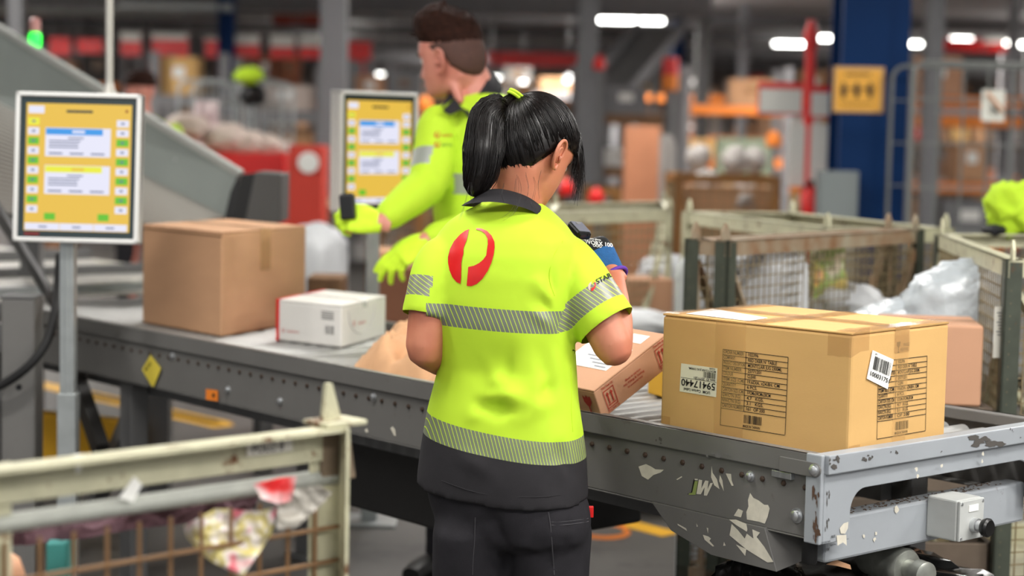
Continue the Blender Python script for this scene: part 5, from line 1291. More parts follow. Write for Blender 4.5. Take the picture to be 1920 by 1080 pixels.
monitor(o, X, V(0, .04, -1).normalized(), .362, .43, 'touch screen with amber display behind the lime-gloved hand', post=(V(pp.x - .02, pp.y + .07, 0), .045))
p = U(205, 165, 5.9); pe = empty('service_pole', V(p.x, p.y, 1.5), 0, 'thin pale metal pole rising to the soffit behind the monitor', 'pole')
MB().cyl(V(p.x, p.y, 1.5), V(p.x, p.y, 3.4), .0125, 12).build('tube', mat('pale_tube', (.74, .73, .70), .4, .2), pe, smooth=True)
MB().lathe(V(p.x, p.y, 1.5), (0, 0, 1), [(0, .03), (.02, .03), (.04, .018), (.06, .014)], 14).build('foot', MATS['pale_tube'], pe, smooth=True)

# ------------------------------------------------------------------ gravity chute
ch = empty('parcel_chute', U(200, 560, 6.8), 0, 'sloping sheet-metal parcel chute running down behind the monitor', 'chute'); ch.location.z = 0; ch.matrix_basis = Matrix.Translation(ch.location)
T1, T2, B2, B1 = U(-120, -20, 8.1), U(452, 326, 7.0), U(421, 416, 6.98), U(-120, 140, 8.05)
n_ = (T2-T1).cross(B1-T1).normalized(); n_ = n_ if n_.y < 0 else -n_
b = MB(); b.prism([T1, T2, B2, B1], -n_*.01); b.build('side_sheet', CHUTE, ch)
b = MB(); b.bar(T1, T2, .028, .03, (0, 0, 1)); b.build('edge_flange', mat('pale_zinc_edge', (.76, .77, .75), .35, .4), ch, bevel=.004)
N1, N2 = U(-120, 395, 6.6), U(330, 432, 6.5)
b = MB(); b.prism([B1, B2, N2, N1], V(0, 0, -.02)); b.build('bed', mat('chute_bed_steel', (.46, .45, .43), .4, .5), ch)
r_ = []
for k_ in range(26):
    t = (k_ + .5)/26; a_ = B1*(1-t) + N1*t; c_ = B2*(1-t) + N2*t
    MB().bar(a_ + V(0, 0, .012), c_ + V(0, 0, .012), .026, .016).build('bed_rib', mat('rib_steel', (.62, .60, .57), .35, .5), ch)
for px, py in ((200, 235), (330, 300), (370, 345), (390, 380), (310, 320), (292, 352)):
    p = on_plane(px, py, T1, n_); MB().lathe(p, n_, [(0, .008), (.004, .008), (.007, .005)], 8).build('rivet', ZINC, ch)
e1 = U(438, 330, 6.95); b = MB()
b.prism([U(446, 328, 6.9), U(452, 414, 6.9), U(418, 420, 6.9), U(432, 360, 6.9)], V(0, .3, 0)); b.build('end_shadow_gap', BLACK, ch)  # solid black block drawn as the shade in the end gap
b = MB(); A_, B_, C_, D_ = U(478, 322, 6.75), U(528, 326, 6.75), U(526, 418, 6.75), U(458, 420, 6.75)
b.prism([A_, B_, C_, D_], V(0, .25, 0)); b.build('end_bumper', mat('dark_grey_bumper', (.30, .295, .29), .6), ch, bevel=.006)
b = MB(); b.prism([U(452, 328, 6.8), U(480, 324, 6.78), U(460, 418, 6.78), U(432, 418, 6.8)], V(0, .2, 0)); b.build('end_lip', mat('black_bumper', (.10, .10, .10), .6), ch, bevel=.004)
for (px, py, d) in ((300, 440, 6.6), (60, 300, 7.6)):
    p = U(px, py, d); MB().cbox((p.x, p.y, p.z/2 - .05), .08, .08, max(.3, p.z - .1)).build('support_leg', GREYD, ch)
bp = spline([U(-30, 365, 6.1), U(20, 440, 6.0), U(62, 510, 5.95), U(98, 570, 5.9), U(104, 600, 5.9)], 6); b = MB(); wd2 = V(.02, .05, -.085)
rows = [[p + wd2*.9 for p in bp], [p - wd2*.75 for p in bp]]; n = len(bp)
b.add(rows[0] + rows[1] + [p + V(0, .06, 0) for p in rows[0]] + [p + V(0, .06, 0) for p in rows[1]], [(i, i+1, n+i+1, n+i) for i in range(n-1)] + [(2*n+i+1, 2*n+i, 3*n+i, 3*n+i+1) for i in range(n-1)] + [(i+1, i, 2*n+i, 2*n+i+1) for i in range(n-1)] + [(n+i, n+i+1, 3*n+i+1, 3*n+i) for i in range(n-1)])
b.build('near_cheek', mat('black_cheek_plate', (.06, .055, .055), .5), ch)
p = U(75, 150, 7.9)
sl = empty('beacon', U(66, 88, 7.75), 0, 'small stack beacon with a glowing green lamp on the chute edge', 'beacon'); c_ = U(66, 88, 7.75)
MB().cyl(c_ - ZV*.12, c_, .012, 10).build('stem', GREYD, sl); MB().lathe(c_, (0, 0, 1), [(0, .024), (.045, .026), (.06, .02)], 16).build('green_lens', mat('green_glow', (.10, .95, .25), .3, emit=2.2), sl, smooth=True)
MB().lathe(c_ + ZV*.062, (0, 0, 1), [(0, .022), (.05, .022), (.06, .012)], 16).build('red_lens', mat('dull_red_lens', (.72, .52, .50), .3), sl, smooth=True)
# transfer table feeding the conveyor
tt = empty('transfer_table', K(4.4, .4, 0), 0, 'low scuffed bright steel transfer table at the end of the conveyor', 'table')
b = MB(); b.box(K(4.05, -.02, .775), cu_*3.4, cv_*1.5, ZV*.012); b.build('top_sheet', PLATE, tt, bevel=.002)
for k_, (u_, h_) in enumerate(((4.10, .03), (4.85, .04), (5.7, .05))): MB().box(K(u_, -.02, .787), cu_*.05, cv_*1.5, ZV*h_).build('cross_bar', GREYD if k_ else GALV, tt, bevel=.003)
for (u_, v_) in ((4.1, .02), (7.3, .02), (4.1, 1.4), (7.3, 1.4)): MB().box(K(u_, v_, 0), cu_*.06, cv_*.06, ZV*.775).build('leg', GREYD, tt)
b = MB(); b.box(K(1.2, CW + .03, .80), cu_*2.6, cv_*.35, ZV*.01); b.box(K(1.2, CW + .03, .70), cu_*2.6, cv_*.01, ZV*.1)
# grey post and hose
p = U(42, 700, 5.45); gp = empty('machine_post', V(p.x, p.y, 0), 0, 'stout grey square post standing before the transfer table', 'post')
b = MB(); b.cbox((p.x, p.y, .455), .10, .10, .91); b.build('upright', GREY, gp, bevel=.006)
MB().cbox((p.x, p.y, .01), .2, .2, .02).build('base_plate', GREY, gp); MB().cbox((p.x, p.y, .913), .105, .105, .008).build('cap', GREYD, gp, bevel=.002)
MB().bar(V(p.x - .6, p.y + .05, .80), V(p.x - .04, p.y, .80), .05, .06).build('side_arm', GREYD, gp); MB().bar(V(p.x - .6, p.y + .05, .62), V(p.x - .04, p.y, .62), .05, .03).build('side_arm', GREYD, gp)
MB().lathe(U(36, 726, 5.38), (0, -1, 0), [(0, .009), (.006, .009)], 10).build('bolt', BLACK, gp)
hz = spline([U(-30, 735, 5.36), U(10, 718, 5.35), U(55, 685, 5.34), U(88, 640, 5.36), U(102, 590, 5.4), U(108, 540, 5.5), U(112, 480, 5.6)], 7)
MB().tube(hz, .013, 12).build('power_hose', RUBBER, loc=hz[0], smooth=True, label='thick black hose looping past the stout grey post', cat='hose')
p = U(120, 760, 6.3); b = MB(); b.bar(U(-60, 812, 6.4), U(260, 842, 6.6), .12, .2); yg = b.build('floor_guard', YEL, loc=U(100, 830, 6.5), bevel=.01, label='low yellow guard rail on the floor behind the monitor post', cat='guard rail')
b = MB(); b.bar(U(140, 700, 5.9), U(190, 845, 5.7), .04, .06); b.build('brace_arm', mat('dark_arm', (.14, .135, .13), .5), loc=U(165, 770, 5.8), label='dark slanting steel strut under the conveyor', cat='strut')

# ------------------------------------------------------------------ wire cages
def cage(name, corner, A, B, zt_, label, rail=CAGE, post=CAGED, diag=True, pitch=.05, z0=.12, cap=True, panels=(0, 1, 2, 3), rh=.06, mesh_m=WIRE, wr=.0029, mtop=0., pw=.06, sides=(0, 1, 2, 3)):
    """open-topped mesh container: corner point, two edge vectors, top height"""
    c0 = V(corner.x, corner.y, 0); A = V(A.x, A.y, 0); B = V(B.x, B.y, 0); cs = [c0, c0+A, c0+A+B, c0+B]
    root = empty(name, c0, 0, label, 'cage')
    for i, c_ in enumerate(cs if len(sides) > 1 else cs[:2]):
        a_ = A.normalized()*(1 if i in (0, 3) else -1); b_ = B.normalized()*(1 if i in (0, 1) else -1); t_ = .007; w_ = pw
        p = MB(); p.box(c_, a_*w_, b_*t_, ZV*zt_); p.box(c_, a_*t_, b_*w_, ZV*zt_); p.build('post', post, root)
        if cap:
            k_ = MB(); m_ = c_ + (a_+b_)*.02; k_.prism([m_ + ZV*zt_ - a_*.02, m_ + ZV*zt_ + a_*.022, m_ + ZV*(zt_+.025) + a_*.02, m_ + ZV*(zt_+.05), m_ + ZV*(zt_+.025) - a_*.018], b_*.008); k_.build('stacking_spike', rail, root)
    for i in sides:
        p0, p1 = cs[i], cs[(i+1) % 4]; e = p1-p0; L_ = e.length; e.normalize(); inn = (B if i == 0 else -A if i == 1 else -B if i == 2 else A).normalized()
        r_ = MB(); r_.box(p0 + ZV*(zt_-rh) + inn*.008, e*L_, inn*.005, ZV*rh); r_.box(p0 + ZV*(zt_-.006) + inn*.008, e*L_, inn*.045, ZV*.006); r_.build('top_rail', rail, root)
        r_ = MB(); r_.box(p0 + ZV*z0 + inn*.008, e*L_, inn*.04, ZV*.05); r_.build('base_rail', rail, root)
        if i in panels:
            w_ = MB(); nx = int(L_/pitch); nz = int((zt_-rh-mtop-z0)/pitch)
            for k_ in range(1, nx): q_ = p0 + e*(k_*L_/nx) + inn*.014; w_.bar(q_ + ZV*z0, q_ + ZV*(zt_-rh-mtop), wr*2)
            for k_ in range(1, nz): z_ = z0 + k_*(zt_-rh-mtop-z0)/nz; w_.bar(p0 + ZV*z_ + inn*.018, p1 + ZV*z_ + inn*.018, wr*2)
            w_.build('wire_mesh', mesh_m, root, kind='stuff')
        if diag:
            d_ = MB(); m_ = p0 + e*L_*.5 + inn*.02 + ZV*(z0+.05)
            d_.bar(p0 + inn*.02 + ZV*(zt_-rh-.02) + e*.03, m_, .028, .012); d_.build('diagonal_brace', rail, root)
            d_ = MB(); d_.bar(p1 + inn*.02 + ZV*(zt_-rh-.02) - e*.03, m_, .028, .012); d_.build('diagonal_brace', rail, root)
    if len(sides) > 1: f_ = MB(); f_.box(c0 + ZV*(z0-.02), A, B, ZV*.02); f_.build('floor_sheet', rail, root)
    for c_ in cs[:len(sides) if len(sides) > 1 else 2]:
        cc = c_*.9 + (c0 + A*.5 + B*.5)*.1; MB().cbox(cc + ZV*(z0-.02)/2, .1, .1, z0-.02).build('foot', post, root)
    return root
ZC = 1.13
P1, P2, P3 = Zp(1366, 452, ZC), Zp(1734, 430, ZC), Zp(1284, 447, ZC)
cage('wire_cage', P1, P2-P1, (P3-P1), ZC, 'weathered wire cage with rusty top rail behind the golden carton', rail=mat('rust_brown_rail', (.52, .38, .26), .6, .2, var=.2, vscale=12, c2=(.62, .58, .50)), pitch=.032, wr=.0017, rh=.045, pw=.045)
P1, P2 = Zp(1886, 488, ZC), Zp(1752, 437, ZC)
cage('wire_cage', P1, P2-P1, V(1.15, .35, 0), ZC, 'dark-posted wire cage cut by the frame edge, paper tag on its post', pitch=.032, wr=.0017, rh=.045, pw=.05)
p = V(P1.x, P1.y, U(1882, 625, 4.62).z) + (P2-P1).normalized()*.034 + V(0, .031, 0); tgo = MB(); tgo.cbox(p + V(.0, -.035, 0), .036, .002, .13); tg = tgo.build('paper_tag', TAGP, loc=p, label='white paper tag with print on the dark cage post', cat='tag')
b = MB()
for k_ in range(8): b.cbox(p + V(0, -.0365, .05 - k_*.008), .024 - .006*(k_ % 3), .0006, .003)
b.build('tag_print', MATS['grey_ink'], tg)
P1, P2, P3, P4 = Zp(1262, 391, ZC), Zp(1020, 398, ZC), Zp(1545, 427, ZC), Zp(1278, 396, ZC)
cage('wire_cage', P1, P2-P1, V(.05, .9, 0), ZC, 'pale weathered wire cage behind the scanning hand', post=CAGE, pitch=.04, wr=.002, rh=.05, pw=.05)
pr_ = (P3-P4).cross(ZV).normalized(); pr_ = pr_ if pr_.y > 0 else -pr_
cage('wire_cage', P4, P3-P4, pr_*.5, ZC, 'brownish wire cage running from the pale cage towards the cabinet', post=CAGE, pitch=.04, wr=.002, rh=.05, pw=.05)
P1 = Zp(640, 372, .93); P2 = Zp(525, 374, .93)
cage('wire_cage', P1, P2-P1, V(-.1, .9, 0), .93, 'pale railed wire cage beyond the end bumper of the chute', post=CAGE, diag=False)
# foreground cage, corner towards the conveyor
G1 = Zp(640, 792, .985); G2 = Zp(-60, 875, .985)
fc = cage('wire_cage', G1, (G2-G1), V(.30, -.95, 0)*.5 + V(.1, -.3, 0), .985, 'worn wire cage gate with torn wrapping caught on its rail, closest to the camera', rail=CAGE, post=CAGE, diag=False, pitch=.05, rh=.052, wr=.0026, mtop=.05, cap=False, sides=(0,), mesh_m=mat('rusty_wire', (.50, .38, .26), .6, .3, var=.2))
e = (G2-G1); e.z = 0; e.normalize(); inn = e.cross(ZV); inn = inn if inn.y < 0 else -inn
g1 = V(G1.x, G1.y, 0)
MB().cyl(g1 + ZV*.905 + inn*.0, g1 + e*1.2 + ZV*.905, .013, 12).build('tube_rail', mat('dull_zinc_tube', (.62, .63, .60), .6, .15, var=.1, vscale=20), fc, smooth=True)
b = MB(); q_ = g1 + ZV*.985 + e*.012; b.prism([q_ + e*.03, q_ - e*.008 + V(.0, 0, 0), q_ + e*.012 + ZV*.062, q_ + e*.022 + ZV*.062], inn*.008); b.build('stacking_spike', CAGE, fc)
b = MB(); b.box(q_ - e*.03 - inn*.02, e*.075, inn*.06, ZV*.008); b.build('corner_plate', CAGE, fc, bevel=.002)
b = MB(); b.prism([g1 + ZV*.985 - e*.005, g1 + ZV*.985 + e*.045, g1 + ZV*.90 + e*.045, g1 + ZV*.90 - e*.02], inn*.012); b.build('corner_gusset', mat('brown_grey_gusset', (.46, .40, .33), .6, .2, var=.2, vscale=30), fc, bevel=.002)
def on_rail(px, py): return on_plane(px, py, g1, inn)
t = MB(); t.prism([on_rail(x, y) + inn*.0145 for x, y in [(450, 827), (536, 817), (537, 842), (452, 853)]], inn*.001); tg = t.build('paper_label', TAGP, loc=on_rail(490, 835), label='small white label with dark lettering on the foreground cage rail', cat='label')
t = MB(); xr = -e if (-e).x > 0 else e; t.text('POLO 8', on_rail(461, 847) + inn*.0165, xr, ZV, .012, .055); t.build('label_print', mat('dark_print', (.2, .19, .2), .7), tg)
for k_, pl_ in enumerate(([(125, 850), (145, 848), (140, 880), (132, 885)], [(255, 838), (300, 832), (290, 848), (262, 852)], [(212, 930), (240, 890), (255, 905), (238, 938)])):
    t = MB(); t.prism([on_rail(x, y) + inn*.0145 for x, y in pl_], inn*.0015); t.build('label_scrap', WHITE, loc=on_rail(*pl_[0]), label=['torn white label scrap folded over the foreground rail near its end', 'long torn white label scrap on top of the foreground rail', 'loose white label strip hanging under the foreground rail'][k_], cat='label')
def sheet(name, outline, d, mt, label, cat, amp=.02, seed=0, th=.004, group=None, sc_=18):
    """crumpled film: outline in picture coordinates at depth d, filled, creased, given thickness"""
    bm = bmesh.new(); vv = [bm.verts.new((x, y, 0)) for x, y in outline]
    for t_ in geometry.tessellate_polygon([[V(x, y, 0) for x, y in outline]]):
        try: bm.faces.new([vv[i] for i in t_])
        except ValueError: pass
    for _ in range(6):
        es = [e_ for e_ in bm.edges if e_.calc_length() > 7]
        if not es: break
        bmesh.ops.subdivide_edges(bm, edges=es, cuts=1); bmesh.ops.triangulate(bm, faces=bm.faces)
    bm.verts.index_update(); base = U(outline[0][0], outline[0][1], d); b = MB(); vs = []
    for v_ in bm.verts:
        p = U(v_.co.x, v_.co.y, d); o_ = amp*(noise.noise(p*sc_ + V(seed, 0, 0)) + .5*abs(noise.noise(p*sc_*2.3 + V(0, seed, 0)))); vs.append(p + fw*o_)
    fs = [tuple(v2.index for v2 in f.verts) for f in bm.faces]; bm.free()
    b.add(vs, fs); b.add([p + fw*th for p in vs], [tuple(reversed(f)) for f in fs])
    return b.build(name, mt, loc=base, smooth='all', label=label, cat=cat, group=group)
def print_mat(name, cols, scale, rough=.35):
    M = mat(name, cols[0], rough, spec=.5); nt = M.node_tree; N = nt.nodes; L = nt.links; bs = N['Principled BSDF']
    tc = N.new('ShaderNodeTexCoord'); nz = N.new('ShaderNodeTexNoise'); nz.inputs['Scale'].default_value = scale; L.new(tc.outputs['Object'], nz.inputs[0])
    cr = N.new('ShaderNodeValToRGB'); cr.color_ramp.interpolation = 'LINEAR'; L.new(nz.outputs[0], cr.inputs[0])
    while len(cr.color_ramp.elements) < len(cols): cr.color_ramp.elements.new(.5)
    for i, c_ in enumerate(cols): cr.color_ramp.elements[i].position = .3 + .4*i/(len(cols)-1); cr.color_ramp.elements[i].color = lin(c_)
    L.new(cr.outputs[0], bs.inputs['Base Color']); return M
WRAP = print_mat('printed_wrapper_film', [(.85, .40, .45), (.88, .85, .82), (.80, .74, .40), (.86, .84, .82), (.82, .45, .50)], 24)
gd = (on_rail(450, 950) - CAM).dot(fw)
sheet('wrapper_film', [(345, 985), (400, 955), (480, 960), (520, 950), (510, 1000), (470, 1060), (455, 1084), (420, 1060), (380, 1040), (350, 1010)], gd - .02, WRAP, 'pink and yellow printed wrapper hanging inside the foreground cage', 'wrapper', .03, 1)
sheet('wrapper_film', [(475, 908), (520, 898), (555, 895), (545, 940), (520, 945), (490, 935)], gd - .045, print_mat('red_yellow_wrapper_film', [(.85, .10, .12), (.88, .20, .20), (.90, .80, .80), (.85, .75, .20)], 14), 'red and yellow wrapper scrap caught over the tube rail', 'wrapper', .02, 2)
sheet('wrapper_film', [(555, 915), (600, 910), (622, 925), (605, 945), (560, 985), (520, 990), (520, 945), (545, 940)], gd - .03, mat('clear_grey_film', (.72, .70, .66), .25, bump=.4, bscale=20), 'greyish clear film bunched at the corner of the foreground cage', 'wrapper', .03, 3)
sheet('cloth_bundle', [(-30, 1035), (200, 1000), (330, 985), (470, 960), (480, 930), (330, 945), (100, 980), (-30, 998)], gd + .14, mat('dull_purple_cloth', (.36, .25, .28), .8), 'dull purple bundle lying along the foreground cage rail', 'bundle', .03, 4, .05)
def parcel(px0, py0, px1, py1, d, mt, label, name='carton', cat='box', dep=.3, rz=.3, group=None, base=None, tape_=True):
    a_, c_ = U(px0, py0, d), U(px1, py1, d); wd = abs(c_.x - a_.x); h_ = a_.z - c_.z; z0 = c_.z if base is None else base; h_ = a_.z - z0
    cx_ = (a_.x + c_.x)/2; X = V(math.cos(rz), math.sin(rz), 0); Y = V(-math.sin(rz), math.cos(rz), 0); wl = max(.03, (wd - dep*abs(math.sin(rz)))/math.cos(rz))
    e = empty(name, V(cx_, a_.y, z0), 0, label, cat, group); b = MB(); b.cbox((cx_, a_.y + dep/2, z0 + h_/2), wl, dep, h_, X, Y); b.build('body', mt, e, bevel=min(.006, h_*.05))
    if tape_: MB().cbox((cx_, a_.y + dep/2, z0 + h_ + .0008), wl*1.002, .05, .0012, X, Y).build('tape', TAPEB, e)
    return e
gz = on_rail(80, 1040)
parcel(72, 1018, 122, 1100, gd + .12, mat('teal_box_card', (.22, .52, .50), .7), 'teal carton inside the foreground cage', dep=.12, rz=.1)
b = MB(); c_ = U(8, 1062, gd + .05); b.loft([ell(c_ + ZV*z_, V(1, 0, 0), V(0, 1, 0), a_, a_*.8, 16) for z_, a_ in ((-.08, .03), (-.05, .034), (-.01, .030), (.012, .022), (.022, .008))])
b.build('jar_lid', mat('salmon_plastic', (.86, .64, .50), .5), loc=c_, smooth=True, label='salmon-coloured rounded bottle top poking up inside the foreground cage', cat='bottle')

# ------------------------------------------------------------------ goods behind the conveyor
def blob(name, px, py, d, rx, ry, rz_, mt, label, cat, amp=.15, seed=0, group=None, rot=0., base=None, floor=None):
    c_ = U(px, py, d); b = MB(); n1, n2 = 40, 24; vs = []; rm = Matrix.Rotation(rot, 3, 'Y')
    for j in range(n2+1):
        for i in range(n1):
            t_, p_ = 2*math.pi*i/n1, math.pi*j/n2; dd = V(math.sin(p_)*math.cos(t_), math.sin(p_)*math.sin(t_), math.cos(p_))
            s_ = 1 + amp*noise.noise(dd*2.2 + V(seed, 0, 0)) - amp*.9*abs(noise.noise(dd*4.2 + V(0, seed, 0))) + amp*.45*noise.noise(dd*10 + V(seed, seed, 0))
            q_ = rm @ V(dd.x*rx*s_, dd.y*ry*s_, dd.z*rz_*s_); 
            if floor is not None and dd.z < 0: q_.z = -(c_.z - floor)*abs(dd.z)**.6; q_.x = dd.x*rx*s_*(1 + .1*abs(dd.z)); q_ = V(math.copysign(max(abs(q_.x), rx*.8*abs(dd.x)/max(.05, math.hypot(dd.x, dd.y))), dd.x), q_.y, q_.z) if abs(dd.z) < .97 else q_
            if base is not None: q_.z = max(q_.z, base - c_.z)
            vs.append(c_ + q_)
    b.add(vs, [(j*n1+i, (j+1)*n1+i, (j+1)*n1+(i+1) % n1, j*n1+(i+1) % n1) for j in range(n2) for i in range(n1)])
    return b.build(name, mt, loc=c_, smooth='all', label=label, cat=cat, group=group)
parcel(1662, 607, 1862, 775, 4.66, CARDP, 'pinkish-brown carton behind the conveyor end, under the bubble wrap', dep=.26, rz=-.12, base=.752)
cr_ = empty('timber_crate', V(U(1700, 900, 4.75).x, 4.75, 0), 0, 'low dark slatted timber crate beneath the pinkish carton', 'crate'); cx0, cx1 = U(1575, 900, 4.72).x, U(1848, 900, 4.72).x
TIM = mat('worn_grey_timber', (.40, .35, .30), .85, var=.2, vscale=9)
for k_ in range(6): MB().box((cx0, 4.62, .08 + k_*.113), V(cx1 - cx0, 0, 0), V(0, .018, 0), V(0, 0, .092)).build('board', TIM, cr_, bevel=.002)
for k_ in range(6): MB().box((cx1, 4.64, .08 + k_*.113), V(.018, 0, 0), V(0, .38, 0), V(0, 0, .092)).build('board', TIM, cr_, bevel=.002)
for x_ in (cx0 + .02, cx1 - .06): MB().box((x_, 4.64, 0), V(.04, 0, 0), V(0, .04, 0), V(0, 0, .75)).build('corner_batten', TIM, cr_)
MB().box((cx0, 4.62, .738), V(cx1 - cx0, 0, 0), V(0, .42, 0), V(0, 0, .012)).build('deck', TIM, cr_)
blob('bubble_wrap_roll', 1785, 572, 5.15, .165, .10, .115, POLY, 'large crumpled bundle of clear bubble wrap behind the golden carton', 'bubble wrap', .2, 3, rot=-.45, floor=.75)
blob('bubble_wrap_tail', 1675, 594, 5.2, .15, .10, .05, POLY, 'flat grey-white film trailing from the bubble wrap bundle', 'film', .2, 5, rot=-.3, floor=0)
blob('poly_bag', 1425, 515, 5.62, .15, .10, .11, POLYW, 'big white poly bag inside the rusty-railed cage', 'bag', .15, 8, floor=.125)
blob('poly_bag', 1590, 570, 5.9, .13, .10, .07, POLYW, 'flat white poly bag lying low inside the rusty-railed cage', 'bag', .2, 9, floor=.125)
blob('poly_bag', 1255, 515, 7.9, .15, .12, .09, POLYW, 'white poly bag slumped beside the pointed cage post', 'bag', .2, 10, floor=0)
blob('poly_bag', 1325, 520, 5.55, .09, .08, .11, POLYW, 'white poly bag behind the pointed cage post', 'bag', .15, 12, floor=0)
parcel(1130, 628, 1262, 700, 6.9, mat('dark_tote', (.16, .16, .17), .5), 'dark tote under the flat white mailer', 'tote', 'box', .3, 0, base=0, tape_=False)
blob('poly_bag', 1190, 606, 7.05, .17, .12, .06, POLYW, 'flat white poly mailer behind the tilted carton', 'bag', .12, 13, floor=.66)
parcel(1166, 522, 1262, 606, 7.45, CARDP, 'brown carton behind the bare elbow, next to white bags', dep=.2, rz=.12, base=0)
sheet('printed_sack', [(1520, 455), (1585, 452), (1588, 560), (1525, 560)], 5.85, print_mat('orange_green_print', [(.80, .42, .25), (.82, .72, .40), (.50, .62, .30), (.85, .80, .72), (.75, .40, .30)], 10), 'orange and green printed sack inside the rusty-railed cage', 'sack', .03, 6, .03)
sheet('printed_sack', [(1450, 465), (1510, 460), (1512, 560), (1452, 560)], 5.95, print_mat('brown_print', [(.45, .38, .28), (.85, .85, .82), (.45, .38, .28)], 7), 'brown sack with white oval print inside the rusty-railed cage', 'sack', .03, 7, .03)
blob('poly_bag', 590, 470, 9.0, .17, .16, .14, POLYW, 'bulging white bag in the cage beyond the chute bumper', 'bag', .12, 15, floor=.125)
parcel(684, 500, 790, 590, 7.6, mat('reddish_brown_card', (.52, .34, .25), .8), 'reddish-brown carton below the lime-gloved reaching hand', dep=.3, rz=.1, base=0)
parcel(690, 470, 760, 505, 7.9, CARDB, 'brown carton behind the lime-gloved reaching hand', dep=.3, rz=0, base=0)
parcel(575, 520, 640, 590, 7.4, RUSTY, 'dark brown crate beside the second monitor post', dep=.25, rz=0, base=0, tape_=False)
# waste bag and clutter under the conveyor end
blob('bin_bag', 1640, 1135, 3.98, .33, .2, .12, BAG, 'black bin liner bulging under the conveyor end', 'bag', .18, 20, floor=0)
blob('bin_bag', 1425, 1105, 3.85, .10, .12, .08, BAG, 'smaller black bin liner under the skirt plate', 'bag', .2, 21, floor=0)
t = MB(); P = [U(x, y, 3.62) for x, y in C5([(1470, 975), (1560, 930), (1690, 980), (1700, 1020), (1560, 985)])]; t.prism(P, fw*.004); t.build('card_scrap', CARDB, loc=P[0], label='torn cardboard scrap with a scribble on the bin liner', cat='cardboard')
# ------------------------------------------------------------------ wide blue column, sign, fire point
DB = 10.55
def plate(name, px0, py0, px1, py1, d, mt, label=None, cat=None, th=.006, parent=None, group=None):
    a_, c_ = U(px0, py0, d), U(px1, py1, d); b = MB(); b.box(V(a_.x, a_.y, c_.z), V(c_.x - a_.x, 0, 0), V(0, th, 0), V(0, 0, a_.z - c_.z))
    return b.build(name, mt, parent, label=label, cat=cat, group=group, loc=None if parent else V((a_.x+c_.x)/2, a_.y, c_.z))
sg = plate('wall_sign', 1564, 124, 1657, 212, DB, mat('pale_sign_edge', (.78, .62, .42), .5), 'yellow square sign with black figures on the wide blue column', 'sign', .012)
plate('sign_face', 1568, 129, 1652, 208, DB-.004, mat('sign_amber', (.93, .68, .22), .5), parent=sg, th=.004)
b = MB()
def bar_(x0, y0, x1, y1): 
    a_, c_ = U(x0, y0, DB-.006), U(x1, y1, DB-.006); b.quad(V(a_.x, a_.y, c_.z), V(c_.x, a_.y, c_.z), V(c_.x, a_.y, a_.z), V(a_.x, a_.y, a_.z))
for cx_ in (1582, 1607, 1632):
    b = MB(); c_ = U(cx_, 157, DB-.006); b.flat([c_ + V(.009*math.cos(t), 0, .009*math.sin(t)) for t in [i*.63 for i in range(10)]]); bar_(cx_-5, 161, cx_+5, 172); bar_(cx_-3.5, 172, cx_+3.5, 183); b.build('sign_figure', mat('sign_black', (.14, .10, .05), .6), sg)
b = MB()
for x0 in (1590, 1615): bar_(x0, 165, x0+10, 168)
for k_ in range(8): bar_(1586 + k_*6, 137, 1590 + k_*6, 142)
for k_ in range(12): bar_(1576 + k_*5, 193, 1579 + k_*5, 196)
b.build('sign_print', mat('sign_black', (.14, .10, .05), .6), sg)
gc = parcel(1536, 320, 1609, 430, 10.42, mat('grey_cabinet_paint', (.47, .50, .50), .5), 'grey steel cabinet at the foot of the wide blue column', 'cabinet', 'cabinet', .12, 0, base=0, tape_=False)
plate('cabinet_door', 1539, 324, 1606, 440, 10.41, MATS['grey_cabinet_paint'], parent=gc)
p = U(1517, 200, 11.2); fp = empty('fire_point_pole', V(p.x, p.y, 0), 0, 'tall red pole carrying white red-edged signs', 'pole')
MB().cyl(V(p.x, p.y, 0), V(p.x, p.y, U(0, 40, 11.2).z), .032, 14).build('pole', RED, fp, smooth=True)
MB().lathe(V(p.x, p.y, U(0, 60, 11.2).z), (0, 0, 1), [(0, .04), (.08, .05), (.12, .035), (.17, .02)], 14).build('finial', RED, fp, smooth=True)
for (x0, y0, x1, y1) in ((1422, 153, 1506, 216), (1519, 160, 1580, 222)):
    s_ = plate('sign_board', x0, y0, x1, y1, 11.15, RED, parent=fp, th=.012); plate('sign_panel', x0+3, y0+13, x1-3, y1-4, 11.143, mat('sign_white', (.84, .84, .81), .5), parent=s_, th=.006)
for k_, (x0, x1) in enumerate(((1479, 1509), (1521, 1566))): s_ = plate('notice_board', x0, 232, x1, 350, 11.12, MATS['sign_white'], parent=fp, th=.01)
p = U(1519, 415, 11.0); ext = empty('fire_extinguisher', V(p.x, p.y, U(0, 425, 11.).z - .02), 0, 'red fire extinguisher at the foot of the red pole', 'extinguisher'); zb = U(1519, 425, 11.).z
MB().lathe(V(p.x, p.y, zb), (0, 0, 1), [(0, .05), (.02, .056), (.18, .056), (.22, .04), (.24, .02)], 18).build('cylinder_body', mat('bright_red', (.90, .10, .09), .4), ext, smooth=True)
MB().cyl(V(p.x, p.y, zb+.24), V(p.x, p.y, zb+.28), .018, 10).build('valve', BLACK, ext); MB().cyl(V(p.x-.065, p.y, zb+.02), V(p.x-.03, p.y, zb+.26), .01, 8).build('hose', RUBBER, ext)
pl_ = MB(); pl_.cbox((p.x, p.y, zb/2), .16, .16, zb); pl_.build('plinth', RED, ext)
